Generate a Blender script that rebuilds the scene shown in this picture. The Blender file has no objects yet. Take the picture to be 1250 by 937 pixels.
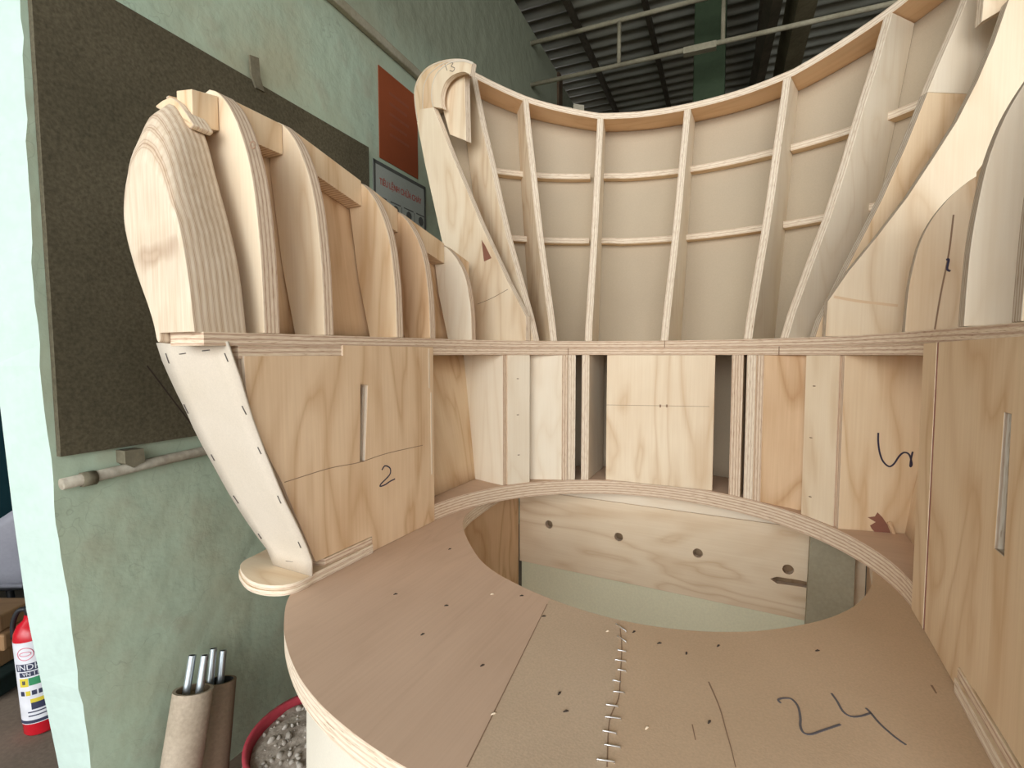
import bpy, bmesh, math, random
from mathutils import Vector, Matrix
from mathutils.geometry import tessellate_polygon
random.seed(7)
scene = bpy.context.scene
COL = scene.collection
# ------------------------------------------------------------------ camera
F = 610.0; CX, CY = 625.0, 468.5; PITCH = math.atan(36.0 / F); CH = 1.0
cam_d = bpy.data.cameras.new('camera'); cam = bpy.data.objects.new('camera', cam_d); COL.objects.link(cam)
cam_d.sensor_fit = 'HORIZONTAL'; cam_d.sensor_width = 36.0; cam_d.lens = F / 1250.0 * 36.0
cam_d.clip_start = 0.02; cam_d.clip_end = 100
cam.location = (0, 0, CH); cam.rotation_euler = (math.pi / 2 - PITCH, 0, 0)
scene.camera = cam

# ------------------------------------------------------------------ measuring helpers (photo point -> point on a real plane)
def ray(x, y):
    c, s = math.cos(PITCH), math.sin(PITCH)
    d = ((x - CX) / F, 1.0, -(y - CY) / F)
    return Vector((d[0], d[1] * c + d[2] * s, -d[1] * s + d[2] * c))
AX = math.radians(27.3); cA, sA = math.cos(AX), math.sin(AX)
UC, VC = -0.224, 0.85          # chair centre in the (u, v) frame
def to_uv(P): return (P[0] * cA - P[1] * sA, P[0] * sA + P[1] * cA)
def from_uv(u, v): return (u * cA + v * sA, -u * sA + v * cA)
def onz(x, y, z):
    r = ray(x, y); k = (z - CH) / r.z
    u, v = to_uv((r.x * k, r.y * k)); return Vector((u - UC, v - VC, z))
def onpl(x, y, p0, n):         # p0, n: (h, v) chair coordinates, vertical plane -> chair-local point
    r = ray(x, y); ru, rv = to_uv(r)
    k = ((p0[0] + UC) * n[0] + (p0[1]) * n[1]) / (ru * n[0] + rv * n[1])
    return Vector((ru * k - UC, rv * k - VC, r.z * k + CH))
# NOTE: plane points p0 are (h, v) with v not shifted; local points are (h, v-VC, z)

# ------------------------------------------------------------------ materials
def new_mat(name):
    m = bpy.data.materials.new(name); m.use_nodes = True
    nt = m.node_tree; b = nt.nodes['Principled BSDF']
    return m, nt, b
def N(nt, typ, **kw):
    n = nt.nodes.new(typ)
    for k, v in kw.items(): setattr(n, k, v)
    return n
def ramp(nt, stops, interp='LINEAR'):
    r = N(nt, 'ShaderNodeValToRGB'); r.color_ramp.interpolation = interp
    els = r.color_ramp.elements
    while len(els) > 1: els.remove(els[-1])
    els[0].position, els[0].color = stops[0][0], (*stops[0][1], 1)
    for p, c in stops[1:]:
        e = els.new(p); e.color = (*c, 1)
    return r
def objrand(nt, coord_socket, k=13.0):
    oi = N(nt, 'ShaderNodeObjectInfo'); mul = N(nt, 'ShaderNodeMath', operation='MULTIPLY'); mul.inputs[1].default_value = k
    nt.links.new(oi.outputs['Random'], mul.inputs[0])
    add = N(nt, 'ShaderNodeVectorMath', operation='ADD')
    nt.links.new(coord_socket, add.inputs[0]); nt.links.new(mul.outputs[0], add.inputs[1])
    return add.outputs[0]
def mapping(nt, sock, scale, rot=(0, 0, 0)):
    m = N(nt, 'ShaderNodeMapping'); m.inputs['Scale'].default_value = scale; m.inputs['Rotation'].default_value = rot
    nt.links.new(sock, m.inputs['Vector']); return m.outputs[0]
def mix(nt, fac, a, b, blend='MIX'):
    m = N(nt, 'ShaderNodeMix', data_type='RGBA', blend_type=blend)
    for s, v in ((m.inputs[0], fac), (m.inputs[6], a), (m.inputs[7], b)):
        if hasattr(v, 'links') or hasattr(v, 'is_output'): nt.links.new(v, s)
        else: s.default_value = v if isinstance(v, float) else (*v, 1)
    return m.outputs[2]

def ply_face(name, light, dark, rough=0.62, figure=1.0):
    m, nt, b = new_mat(name)
    uv = N(nt, 'ShaderNodeUVMap'); c = objrand(nt, uv.outputs[0])
    n1 = N(nt, 'ShaderNodeTexNoise'); n1.inputs['Scale'].default_value = 1.0; n1.inputs['Detail'].default_value = 2.5
    n1.inputs['Distortion'].default_value = 0.55
    nt.links.new(mapping(nt, c, (6.5, 1.7, 1)), n1.inputs['Vector'])
    mu = N(nt, 'ShaderNodeMath', operation='MULTIPLY'); mu.inputs[1].default_value = 13.0; nt.links.new(n1.outputs[0], mu.inputs[0])
    pp = N(nt, 'ShaderNodeMath', operation='PINGPONG'); pp.inputs[1].default_value = 1.0; nt.links.new(mu.outputs[0], pp.inputs[0])
    r1 = ramp(nt, [(0.0, (0, 0, 0)), (0.5, (0.12, 0.12, 0.12)), (0.86, (0.62, 0.62, 0.62)), (1.0, (1, 1, 1))]); nt.links.new(pp.outputs[0], r1.inputs[0])
    n2 = N(nt, 'ShaderNodeTexNoise'); n2.inputs['Scale'].default_value = 1.0; n2.inputs['Detail'].default_value = 4
    nt.links.new(mapping(nt, c, (260, 7, 1)), n2.inputs['Vector'])
    n3 = N(nt, 'ShaderNodeTexNoise'); n3.inputs['Scale'].default_value = 6.0; n3.inputs['Detail'].default_value = 3
    nt.links.new(c, n3.inputs['Vector'])
    ad = N(nt, 'ShaderNodeMath', operation='MULTIPLY_ADD'); ad.inputs[1].default_value = 0.47 * figure
    nt.links.new(r1.outputs[0], ad.inputs[0])
    s2 = N(nt, 'ShaderNodeMath', operation='MULTIPLY'); s2.inputs[1].default_value = 0.38; nt.links.new(n2.outputs[0], s2.inputs[0])
    nt.links.new(s2.outputs[0], ad.inputs[2])
    ad2 = N(nt, 'ShaderNodeMath', operation='MULTIPLY_ADD'); ad2.inputs[1].default_value = 0.5
    nt.links.new(n3.outputs[0], ad2.inputs[0]); nt.links.new(ad.outputs[0], ad2.inputs[2])
    rr = ramp(nt, [(0.28, light), (1.02, dark)]); nt.links.new(ad2.outputs[0], rr.inputs[0])
    nt.links.new(rr.outputs[0], b.inputs['Base Color'])
    b.inputs['Roughness'].default_value = rough
    b.inputs['Specular IOR Level'].default_value = 0.3
    bp = N(nt, 'ShaderNodeBump'); bp.inputs['Strength'].default_value = 0.12; bp.inputs['Distance'].default_value = 0.001
    nt.links.new(n2.outputs[0], bp.inputs['Height']); nt.links.new(bp.outputs[0], b.inputs['Normal'])
    return m
def ply_edge(name, light, mid, dark, period=0.0052, coord='UV', axis=1):
    m, nt, b = new_mat(name)
    if coord == 'UV':
        uv = N(nt, 'ShaderNodeUVMap'); src = uv.outputs[0]
    else:
        tc = N(nt, 'ShaderNodeTexCoord'); src = tc.outputs['Object']
    sep = N(nt, 'ShaderNodeSeparateXYZ'); nt.links.new(src, sep.inputs[0])
    c = objrand(nt, src)
    n1 = N(nt, 'ShaderNodeTexNoise'); n1.inputs['Scale'].default_value = 14.0; n1.inputs['Detail'].default_value = 3; nt.links.new(c, n1.inputs['Vector'])
    ma = N(nt, 'ShaderNodeMath', operation='MULTIPLY_ADD'); ma.inputs[1].default_value = 0.0022; nt.links.new(n1.outputs[0], ma.inputs[0]); nt.links.new(sep.outputs[axis], ma.inputs[2])
    dv = N(nt, 'ShaderNodeMath', operation='DIVIDE'); dv.inputs[1].default_value = period / 2; nt.links.new(ma.outputs[0], dv.inputs[0])
    pp = N(nt, 'ShaderNodeMath', operation='PINGPONG'); pp.inputs[1].default_value = 1.0; nt.links.new(dv.outputs[0], pp.inputs[0])
    r = ramp(nt, [(0.0, light), (0.52, light), (0.66, mid), (0.93, mid), (1.0, dark)]); nt.links.new(pp.outputs[0], r.inputs[0])
    n2 = N(nt, 'ShaderNodeTexNoise'); n2.inputs['Scale'].default_value = 1.0; n2.inputs['Detail'].default_value = 3
    sc = (60, 900, 60) if axis == 1 else (60, 60, 900)
    nt.links.new(mapping(nt, c, sc), n2.inputs['Vector'])
    r2 = ramp(nt, [(0.35, (1, 1, 1)), (0.62, (0.86, 0.80, 0.74)), (0.74, (0.45, 0.33, 0.26))]); nt.links.new(n2.outputs[0], r2.inputs[0])
    out = mix(nt, 1.0, r.outputs[0], r2.outputs[0], 'MULTIPLY')
    nt.links.new(out, b.inputs['Base Color']); b.inputs['Roughness'].default_value = 0.85
    b.inputs['Specular IOR Level'].default_value = 0.15
    bp = N(nt, 'ShaderNodeBump'); bp.inputs['Strength'].default_value = 0.35; bp.inputs['Distance'].default_value = 0.001
    nt.links.new(n2.outputs[0], bp.inputs['Height']); nt.links.new(bp.outputs[0], b.inputs['Normal'])
    return m
def mottled(name, a, bcol, scale=8.0, rough=0.85, bump=0.1, fine=200.0, fine_amt=0.12, spec=0.2, stops=(0.35, 0.68), coord='Object', metallic=0.0):
    m, nt, b = new_mat(name)
    tc = N(nt, 'ShaderNodeTexCoord'); c = tc.outputs[coord]
    n1 = N(nt, 'ShaderNodeTexNoise'); n1.inputs['Scale'].default_value = scale; n1.inputs['Detail'].default_value = 5; nt.links.new(c, n1.inputs['Vector'])
    r = ramp(nt, [(stops[0], a), (stops[1], bcol)]); nt.links.new(n1.outputs[0], r.inputs[0])
    n2 = N(nt, 'ShaderNodeTexNoise'); n2.inputs['Scale'].default_value = fine; n2.inputs['Detail'].default_value = 2; nt.links.new(c, n2.inputs['Vector'])
    k = 1.0 - fine_amt * 2
    r2 = ramp(nt, [(0.3, (1, 1, 1)), (0.75, (k, k, k))]); nt.links.new(n2.outputs[0], r2.inputs[0])
    out = mix(nt, 1.0, r.outputs[0], r2.outputs[0], 'MULTIPLY')
    nt.links.new(out, b.inputs['Base Color']); b.inputs['Roughness'].default_value = rough
    b.inputs['Specular IOR Level'].default_value = spec; b.inputs['Metallic'].default_value = metallic
    bp = N(nt, 'ShaderNodeBump'); bp.inputs['Strength'].default_value = bump; bp.inputs['Distance'].default_value = 0.004
    nt.links.new(n2.outputs[0], bp.inputs['Height']); nt.links.new(bp.outputs[0], b.inputs['Normal'])
    return m
def plain(name, col, rough=0.6, metallic=0.0, spec=0.4):
    m, nt, b = new_mat(name)
    n1 = N(nt, 'ShaderNodeTexNoise'); n1.inputs['Scale'].default_value = 30; tc = N(nt, 'ShaderNodeTexCoord'); nt.links.new(tc.outputs['Object'], n1.inputs['Vector'])
    d = tuple(x * 0.88 for x in col); r = ramp(nt, [(0.35, col), (0.7, d)]); nt.links.new(n1.outputs[0], r.inputs[0])
    nt.links.new(r.outputs[0], b.inputs['Base Color'])
    b.inputs['Roughness'].default_value = rough; b.inputs['Metallic'].default_value = metallic; b.inputs['Specular IOR Level'].default_value = spec
    return m
M = {}
M['ply_warm'] = ply_face('plywood_warm', (0.74, 0.52, 0.32), (0.50, 0.29, 0.14))
M['ply_panel'] = ply_face('plywood_panel', (0.82, 0.62, 0.41), (0.58, 0.37, 0.20))
M['ply_mid'] = ply_face('plywood_mid', (0.80, 0.62, 0.41), (0.60, 0.39, 0.21))
M['ply_pale'] = ply_face('plywood_pale', (0.84, 0.70, 0.51), (0.66, 0.48, 0.30))
M['ply_cream'] = ply_face('plywood_cream', (0.86, 0.76, 0.60), (0.72, 0.58, 0.41), figure=0.6)
M['ply_bounce_warm'] = ply_face('plywood_bounce_warm', (0.84, 0.58, 0.35), (0.66, 0.41, 0.22), figure=0.6)  # warm bounce light under the top board put into this plywood colour
M['edge'] = ply_edge('plywood_edge', (0.80, 0.67, 0.51), (0.63, 0.46, 0.34), (0.42, 0.28, 0.20), period=0.0064)
M['edge_pale'] = ply_edge('plywood_edge_pale', (0.86, 0.76, 0.61), (0.75, 0.61, 0.47), (0.60, 0.45, 0.33), period=0.0064)
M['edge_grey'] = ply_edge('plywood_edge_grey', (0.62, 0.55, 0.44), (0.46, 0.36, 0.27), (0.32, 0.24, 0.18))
def sculpt_mat():
    m, nt, b = new_mat('sanded_laminate'); tc = N(nt, 'ShaderNodeTexCoord'); c = tc.outputs['Object']
    sp = N(nt, 'ShaderNodeSeparateXYZ'); nt.links.new(c, sp.inputs[0])
    n1 = N(nt, 'ShaderNodeTexNoise'); n1.inputs['Scale'].default_value = 9.0; n1.inputs['Detail'].default_value = 2; nt.links.new(c, n1.inputs['Vector'])
    ma = N(nt, 'ShaderNodeMath', operation='MULTIPLY_ADD'); ma.inputs[1].default_value = 0.010; nt.links.new(n1.outputs[0], ma.inputs[0]); nt.links.new(sp.outputs[1], ma.inputs[2])
    dv = N(nt, 'ShaderNodeMath', operation='DIVIDE'); dv.inputs[1].default_value = 0.0042; nt.links.new(ma.outputs[0], dv.inputs[0])
    pp = N(nt, 'ShaderNodeMath', operation='PINGPONG'); pp.inputs[1].default_value = 1.0; nt.links.new(dv.outputs[0], pp.inputs[0])
    r = ramp(nt, [(0.0, (0.74, 0.63, 0.48)), (0.45, (0.70, 0.58, 0.44)), (0.62, (0.52, 0.39, 0.28)), (0.72, (0.68, 0.55, 0.41)), (0.92, (0.60, 0.46, 0.33)), (1.0, (0.36, 0.24, 0.165))]); nt.links.new(pp.outputs[0], r.inputs[0])
    n2 = N(nt, 'ShaderNodeTexNoise'); n2.inputs['Scale'].default_value = 1.0; n2.inputs['Detail'].default_value = 3; nt.links.new(mapping(nt, c, (220, 220, 14)), n2.inputs['Vector'])
    r2 = ramp(nt, [(0.3, (1, 1, 1)), (0.7, (0.86, 0.81, 0.75)), (0.8, (0.6, 0.5, 0.42))]); nt.links.new(n2.outputs[0], r2.inputs[0])
    nt.links.new(mix(nt, 1.0, r.outputs[0], r2.outputs[0], 'MULTIPLY'), b.inputs['Base Color']); b.inputs['Roughness'].default_value = 0.75; b.inputs['Specular IOR Level'].default_value = 0.2
    bp = N(nt, 'ShaderNodeBump'); bp.inputs['Strength'].default_value = 0.3; bp.inputs['Distance'].default_value = 0.001
    nt.links.new(n2.outputs[0], bp.inputs['Height']); nt.links.new(bp.outputs[0], b.inputs['Normal']); return m
M['sculpt'] = sculpt_mat()
M['hard_brown'] = ply_face('hardboard_brown', (0.68, 0.49, 0.355), (0.50, 0.34, 0.235), rough=0.75, figure=0.25)
M['hard_tan'] = mottled('hardboard_tan', (0.68, 0.52, 0.37), (0.60, 0.45, 0.31), scale=5, fine=420, fine_amt=0.07, bump=0.05)
M['hard_ochre'] = mottled('hardboard_ochre', (0.67, 0.49, 0.33), (0.58, 0.415, 0.27), scale=4, fine=420, fine_amt=0.06, bump=0.05)
M['skin'] = mottled('grey_beige_fibreboard', (0.56, 0.46, 0.33), (0.51, 0.415, 0.30), scale=2.5, fine=300, fine_amt=0.03, bump=0.02)
M['card'] = mottled('cream_card', (0.68, 0.595, 0.485), (0.64, 0.555, 0.44), scale=12, fine=400, fine_amt=0.04, bump=0.04)
M['apron'] = mottled('pale_fibreboard', (0.78, 0.72, 0.60), (0.74, 0.67, 0.55), scale=5, fine=400, fine_amt=0.03, bump=0.03)
M['palegreen'] = mottled('pale_green_board', (0.80, 0.77, 0.56), (0.75, 0.72, 0.52), scale=6, fine=200, fine_amt=0.04, bump=0.03)
M['greyboard'] = mottled('grey_green_board', (0.42, 0.38, 0.27), (0.36, 0.32, 0.22), scale=7, fine=150, fine_amt=0.06, bump=0.03)
M['pencil'] = plain('dark_ink', (0.035, 0.03, 0.06), 0.6)
M['graphite'] = plain('graphite', (0.12, 0.10, 0.09), 0.6)
M['ink_grey'] = plain('grey_blue_ink', (0.13, 0.12, 0.13), 0.6)
M['staple'] = plain('staple_steel', (0.75, 0.74, 0.72), 0.3, 0.9)
M['dark'] = plain('dark_void', (0.05, 0.035, 0.025), 0.9)
M['seam'] = plain('seam_line', (0.30, 0.19, 0.12), 0.9)
M['redbrown'] = plain('red_brown_veneer', (0.27, 0.11, 0.07), 0.7)
M['chip'] = plain('wood_fibre', (0.78, 0.64, 0.46), 0.9)

# ------------------------------------------------------------------ mesh helpers
def link(name, me, mats, parent=None):
    o = bpy.data.objects.new(name, me); COL.objects.link(o)
    for m in mats: me.materials.append(m)
    if parent is not None: o.parent = parent
    return o
def finish(name, bm, mats, parent=None, smooth=False, bevel=0.0):
    me = bpy.data.meshes.new(name); bm.to_mesh(me); bm.free()
    if smooth:
        for p in me.polygons: p.use_smooth = True
    o = link(name, me, mats, parent)
    if bevel > 0:
        b = o.modifiers.new('bevel', 'BEVEL'); b.width = bevel; b.segments = 2; b.limit_method = 'ANGLE'; b.angle_limit = math.radians(40)
        b.material = -1
    return o
def area2(p):
    return sum(p[i][0] * p[(i + 1) % len(p)][1] - p[(i + 1) % len(p)][0] * p[i][1] for i in range(len(p)))
def board(name, outer, O, ex, ey, t, fm, em, parent, holes=(), grain='y', bevel=0.0011, back=None):
    """flat board: 2-D outline (ex, ey metres), thickness t along ex x ey"""
    O = Vector(O); ex = Vector(ex).normalized(); ey = Vector(ey).normalized(); en = ex.cross(ey).normalized()
    outer = [tuple(p) for p in outer]
    if area2(outer) < 0: outer.reverse()
    loops = [outer]
    for h in holes:
        h = [tuple(p) for p in h]
        if area2(h) > 0: h.reverse()
        loops.append(h)
    bm = bmesh.new(); uvl = bm.loops.layers.uv.new('UVMap')
    flat = [p for lp in loops for p in lp]
    lo = [bm.verts.new(O + ex * p[0] + ey * p[1]) for p in flat]
    hi = [bm.verts.new(O + ex * p[0] + ey * p[1] + en * t) for p in flat]
    tris = tessellate_polygon([[Vector((p[0], p[1], 0)) for p in lp] for lp in loops])
    def fuv(i): return (flat[i][0], flat[i][1]) if grain == 'y' else (flat[i][1], flat[i][0])
    for tr in tris:
        a, b, c = tr
        ar = (flat[b][0] - flat[a][0]) * (flat[c][1] - flat[a][1]) - (flat[c][0] - flat[a][0]) * (flat[b][1] - flat[a][1])
        if abs(ar) < 1e-12: continue
        if ar < 0: a, c = c, a
        for vs, idx in ((hi, (a, b, c)), (lo, (c, b, a))):
            try: f = bm.faces.new([vs[i] for i in idx])
            except ValueError: continue
            f.material_index = 0 if (vs is hi or back is None) else 2
            for l, i in zip(f.loops, idx): l[uvl].uv = fuv(i)
    k = 0
    for lp in loops:
        n = len(lp); s = 0.0
        for i in range(n):
            j = (i + 1) % n
            d = math.dist(lp[i], lp[j])
            try: f = bm.faces.new([lo[k + i], lo[k + j], hi[k + j], hi[k + i]])
            except ValueError: s += d; continue
            f.material_index = 1
            for l, q in zip(f.loops, ((s, 0), (s + d, 0), (s + d, t), (s, t))): l[uvl].uv = q
            s += d
        k += n
    mats = [fm, em] + ([back] if back is not None else [])
    return finish(name, bm, mats, parent, bevel=bevel)
def strip(name, secs, fm, em, parent, bevel=0.0011, uvs=(1, 1)):
    """sections of four points (inner-bottom, outer-bottom, outer-top, inner-top); faces bottom/top = fm, inner/outer = em"""
    bm = bmesh.new(); uvl = bm.loops.layers.uv.new('UVMap')
    V = [[bm.verts.new(p) for p in s] for s in secs]
    L = 0.0
    for i in range(len(secs) - 1):
        d = (Vector(secs[i + 1][0]) - Vector(secs[i][0])).length
        for k in range(4):
            k2 = (k + 1) % 4
            w = (Vector(secs[i][k2]) - Vector(secs[i][k])).length
            f = bm.faces.new([V[i][k], V[i][k2], V[i + 1][k2], V[i + 1][k]])
            f.material_index = 0 if k in (0, 2) else 1
            if f.material_index == 0: q = ((0, L), (w, L), (w, L + d), (0, L + d))
            else: q = ((L, 0), (L, w), (L + d, w), (L + d, 0))
            for l, u in zip(f.loops, q): l[uvl].uv = u
        L += d
    for s in (V[0], V[-1]):
        f = bm.faces.new(s if s is V[-1] else s[::-1]); f.material_index = 1
        w = 0.02
        for l, u in zip(f.loops, ((0, 0), (0.03, 0), (0.03, w), (0, w))): l[uvl].uv = u
    bmesh.ops.recalc_face_normals(bm, faces=bm.faces)
    return finish(name, bm, [fm, em], parent, bevel=bevel)
def sheet(name, grid, th, fm, em, parent, smooth=True):
    """curved sheet from a grid of points with real thickness"""
    bm = bmesh.new(); uvl = bm.loops.layers.uv.new('UVMap')
    V = [[bm.verts.new(p) for p in row] for row in grid]
    for i in range(len(V) - 1):
        for j in range(len(V[0]) - 1):
            f = bm.faces.new([V[i][j], V[i][j + 1], V[i + 1][j + 1], V[i + 1][j]])
            w = (Vector(grid[0][1]) - Vector(grid[0][0])).length; h = (Vector(grid[1][0]) - Vector(grid[0][0])).length
            for l, (a, b) in zip(f.loops, ((i, j), (i, j + 1), (i + 1, j + 1), (i + 1, j))): l[uvl].uv = (b * w, a * h)
    o = finish(name, bm, [fm, em], parent, smooth=smooth)
    s = o.modifiers.new('thickness', 'SOLIDIFY'); s.thickness = th; s.offset = 0; s.material_offset_rim = 1
    return o
def catmull(pts, n=6, closed=False):
    P = [Vector(p) for p in pts]; out = []; m = len(P)
    rng = range(m) if closed else range(m - 1)
    for i in rng:
        p1, p2 = P[i], P[(i + 1) % m]
        p0 = P[i - 1] if (closed or i > 0) else p1 * 2 - p2
        p3 = P[(i + 2) % m] if (closed or i + 2 < m) else p2 * 2 - p1
        for k in range(n):
            t = k / n
            out.append(0.5 * ((2 * p1) + (-p0 + p2) * t + (2 * p0 - 5 * p1 + 4 * p2 - p3) * t * t + (-p0 + 3 * p1 - 3 * p2 + p3) * t ** 3))
    if not closed: out.append(P[-1])
    return out
def ribbon(name, pts, nrm, w, mat, parent, lift=0.0006, taper=False, n=5):
    """ink stroke lying on a surface: flat ribbon of width w with its face along nrm"""
    nrm = Vector(nrm).normalized(); P = catmull(pts, n) if len(pts) > 2 else [Vector(p) for p in pts]
    bm = bmesh.new(); A = []
    for i, p in enumerate(P):
        t = (P[min(i + 1, len(P) - 1)] - P[max(i - 1, 0)]).normalized(); sd = nrm.cross(t).normalized() * w / 2
        if taper: sd = sd * (1.0 - 0.6 * i / len(P))
        A.append([bm.verts.new(p + sd + nrm * lift), bm.verts.new(p - sd + nrm * lift), bm.verts.new(p - sd), bm.verts.new(p + sd)])
    for a, b in zip(A, A[1:]):
        for k in range(4): bm.faces.new([a[k], b[k], b[(k + 1) % 4], a[(k + 1) % 4]])
    bm.faces.new(A[0]); bm.faces.new(A[-1][::-1])
    bmesh.ops.recalc_face_normals(bm, faces=bm.faces)
    return finish(name, bm, [mat], parent)
def tube_bm(bm, pts, r, seg=10, cap=True, mi=0):
    P = [Vector(p) for p in pts]; rings = []
    up = None
    for i, p in enumerate(P):
        t = (P[min(i + 1, len(P) - 1)] - P[max(i - 1, 0)]).normalized()
        if up is None: up = Vector((0, 0, 1)) if abs(t.z) < 0.9 else Vector((1, 0, 0))
        a = t.cross(up).normalized(); b2 = a.cross(t).normalized(); up = b2
        rr = r[i] if isinstance(r, (list, tuple)) else r
        rings.append([bm.verts.new(p + (a * math.cos(2 * math.pi * k / seg) + b2 * math.sin(2 * math.pi * k / seg)) * rr) for k in range(seg)])
    for A, B in zip(rings, rings[1:]):
        for k in range(seg):
            f = bm.faces.new([A[k], A[(k + 1) % seg], B[(k + 1) % seg], B[k]]); f.smooth = True; f.material_index = mi
    if cap:
        f = bm.faces.new(rings[0][::-1]); f.material_index = mi; f = bm.faces.new(rings[-1]); f.material_index = mi
def lathe_bm(bm, prof, seg=32, mi=0, close=True, smooth=True):
    rings = [[bm.verts.new((r * math.cos(2 * math.pi * k / seg), r * math.sin(2 * math.pi * k / seg), z)) for k in range(seg)] for r, z in prof]
    for A, B in zip(rings, rings[1:]):
        for k in range(seg):
            f = bm.faces.new([A[k], A[(k + 1) % seg], B[(k + 1) % seg], B[k]]); f.smooth = smooth; f.material_index = mi
    if close:
        f = bm.faces.new(rings[0][::-1]); f.material_index = mi; f = bm.faces.new(rings[-1]); f.material_index = mi
def boxbm(bm, lo, hi, mi=0):
    x0, y0, z0 = lo; x1, y1, z1 = hi
    v = [bm.verts.new(p) for p in ((x0, y0, z0), (x1, y0, z0), (x1, y1, z0), (x0, y1, z0), (x0, y0, z1), (x1, y0, z1), (x1, y1, z1), (x0, y1, z1))]
    for q in ((3, 2, 1, 0), (4, 5, 6, 7), (0, 1, 5, 4), (1, 2, 6, 5), (2, 3, 7, 6), (3, 0, 4, 7)):
        f = bm.faces.new([v[i] for i in q]); f.material_index = mi
def empty(name, loc, rotz=0.0):
    o = bpy.data.objects.new(name, None); COL.objects.link(o); o.location = loc; o.rotation_euler = (0, 0, rotz); o.empty_display_size = 0.1
    return o
def tag(o, label=None, cat=None, group=None, kind=None):
    if label: o['label'] = label
    if cat: o['category'] = cat
    if group: o['group'] = group
    if kind: o['kind'] = kind
    return o
def lerp(tab, x):
    if x <= tab[0][0]: return tab[0][1]
    for (a, fa), (b, fb) in zip(tab, tab[1:]):
        if x <= b: return fa + (fb - fa) * (x - a) / (b - a)
    return tab[-1][1]

# ================================================================== THE CHAIR FRAME
wx, wy = from_uv(UC, VC)
chair = empty('armchair_frame', (wx, wy, 0), -AX)
tag(chair, 'unfinished plywood armchair frame with ribbed curved back and round hole in its seat', 'chair')
SEAT, SHELF, RAIL0, RAIL1, RAIL = 0.64, 0.676, 0.999, 1.0165, 1.034
EA, EB = 0.413, 0.42                          # inner curve of shelf and rail: half ellipse
def cur(t): return Vector((EA * math.sin(t), EB * math.cos(t)))      # local (h, v-VC)
DIRS = [(-1.6, -90), (-1.15, -88), (-0.88, -76), (-0.80, -59), (-0.66, -39), (-0.465, -12.7), (0.0, 0), (0.465, 12.7), (0.66, 39), (0.80, 59), (0.88, 76), (1.15, 88), (1.6, 90)]
def ndir(t):
    a = math.radians(lerp(DIRS, t)); return Vector((math.sin(a), math.cos(a)))
INN = [(1.034, 0), (1.052, 0.002), (1.09, 0.022), (1.15, 0.051), (1.213, 0.082), (1.30, 0.125), (1.40, 0.168), (1.541, 0.222), (1.65, 0.268), (1.775, 0.314), (1.95, 0.37)]
SKN = [(0.62, 0.155), (0.676, 0.16), (1.034, 0.205), (1.25, 0.268), (1.5, 0.335), (1.78, 0.405), (1.95, 0.44)]
def s_in(z): return lerp(INN, z)
def s_out(z): return lerp(SKN, z)
ZT = [(0, 1.728), (0.25, 1.728), (0.47, 1.732), (0.66, 1.785), (0.80, 1.84), (0.88, 1.86), (1.1, 1.86)]
def ztop(t): return lerp(ZT, abs(t))
def P3(p, z): return Vector((p[0], p[1], z))

# ---- seat
seat_half = [(-0.0, 0.326), (-0.06, 0.328), (-0.12, 0.336), (-0.18, 0.350), (-0.237, 0.371), (-0.295, 0.402), (-0.348, 0.439), (-0.403, 0.491), (-0.437, 0.555), (-0.455, 0.66), (-0.46, 0.85), (-0.46, 1.05), (-0.445, 1.22), (-0.40, 1.36), (-0.2, 1.455), (0.0, 1.47)]
seat_l = [(h, v - VC) for h, v in seat_half]
seat_outline = [tuple(p) for p in catmull([Vector((*p, 0)) for p in seat_l], 5)]
seat_outline = [(p[0], p[1]) for p in seat_outline] + [(-p[0], p[1]) for p in seat_outline[-2:0:-1]]
hole_pts = [(-0.331, 0.856), (-0.242, 0.758), (-0.181, 0.711), (-0.118, 0.683), (-0.054, 0.664), (0.01, 0.654), (0.068, 0.654), (0.129, 0.666), (0.182, 0.687), (0.234, 0.72), (0.294, 0.776), (0.339, 0.841), (0.368, 0.912), (0.381, 0.97), (0.39, 1.05), (0.40, 1.15), (0.405, 1.25), (0.385, 1.325), (0.2, 1.335), (0.0, 1.337), (-0.2, 1.335), (-0.385, 1.325), (-0.405, 1.25), (-0.40, 1.15), (-0.39, 1.03), (-0.372, 0.93)]
hole = [(p.x, p.y) for p in catmull([Vector((h, v - VC, 0)) for h, v in hole_pts], 4, closed=True)]
EX, EY, EZ = Vector((1, 0, 0)), Vector((0, 1, 0)), Vector((0, 0, 1))
board('seat_board', seat_outline, (0, 0, 0.613), EX, EY, 0.024, M['ply_pale'], M['edge_pale'], chair, holes=[hole])
# three hardboard sheets clipped out of the seat outline
def clip(poly, a, b, keep_left=True):
    out = []; ax, ay = a; bx, by = b
    def side(p): return ((bx - ax) * (p[1] - ay) - (by - ay) * (p[0] - ax)) * (1 if keep_left else -1)
    for i in range(len(poly)):
        p, q = poly[i], poly[(i + 1) % len(poly)]; sp, sq = side(p), side(q)
        if sp >= 0: out.append(p)
        if (sp > 0 > sq) or (sp < 0 < sq):
            k = sp / (sp - sq); out.append((p[0] + (q[0] - p[0]) * k, p[1] + (q[1] - p[1]) * k))
    return out
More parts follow.
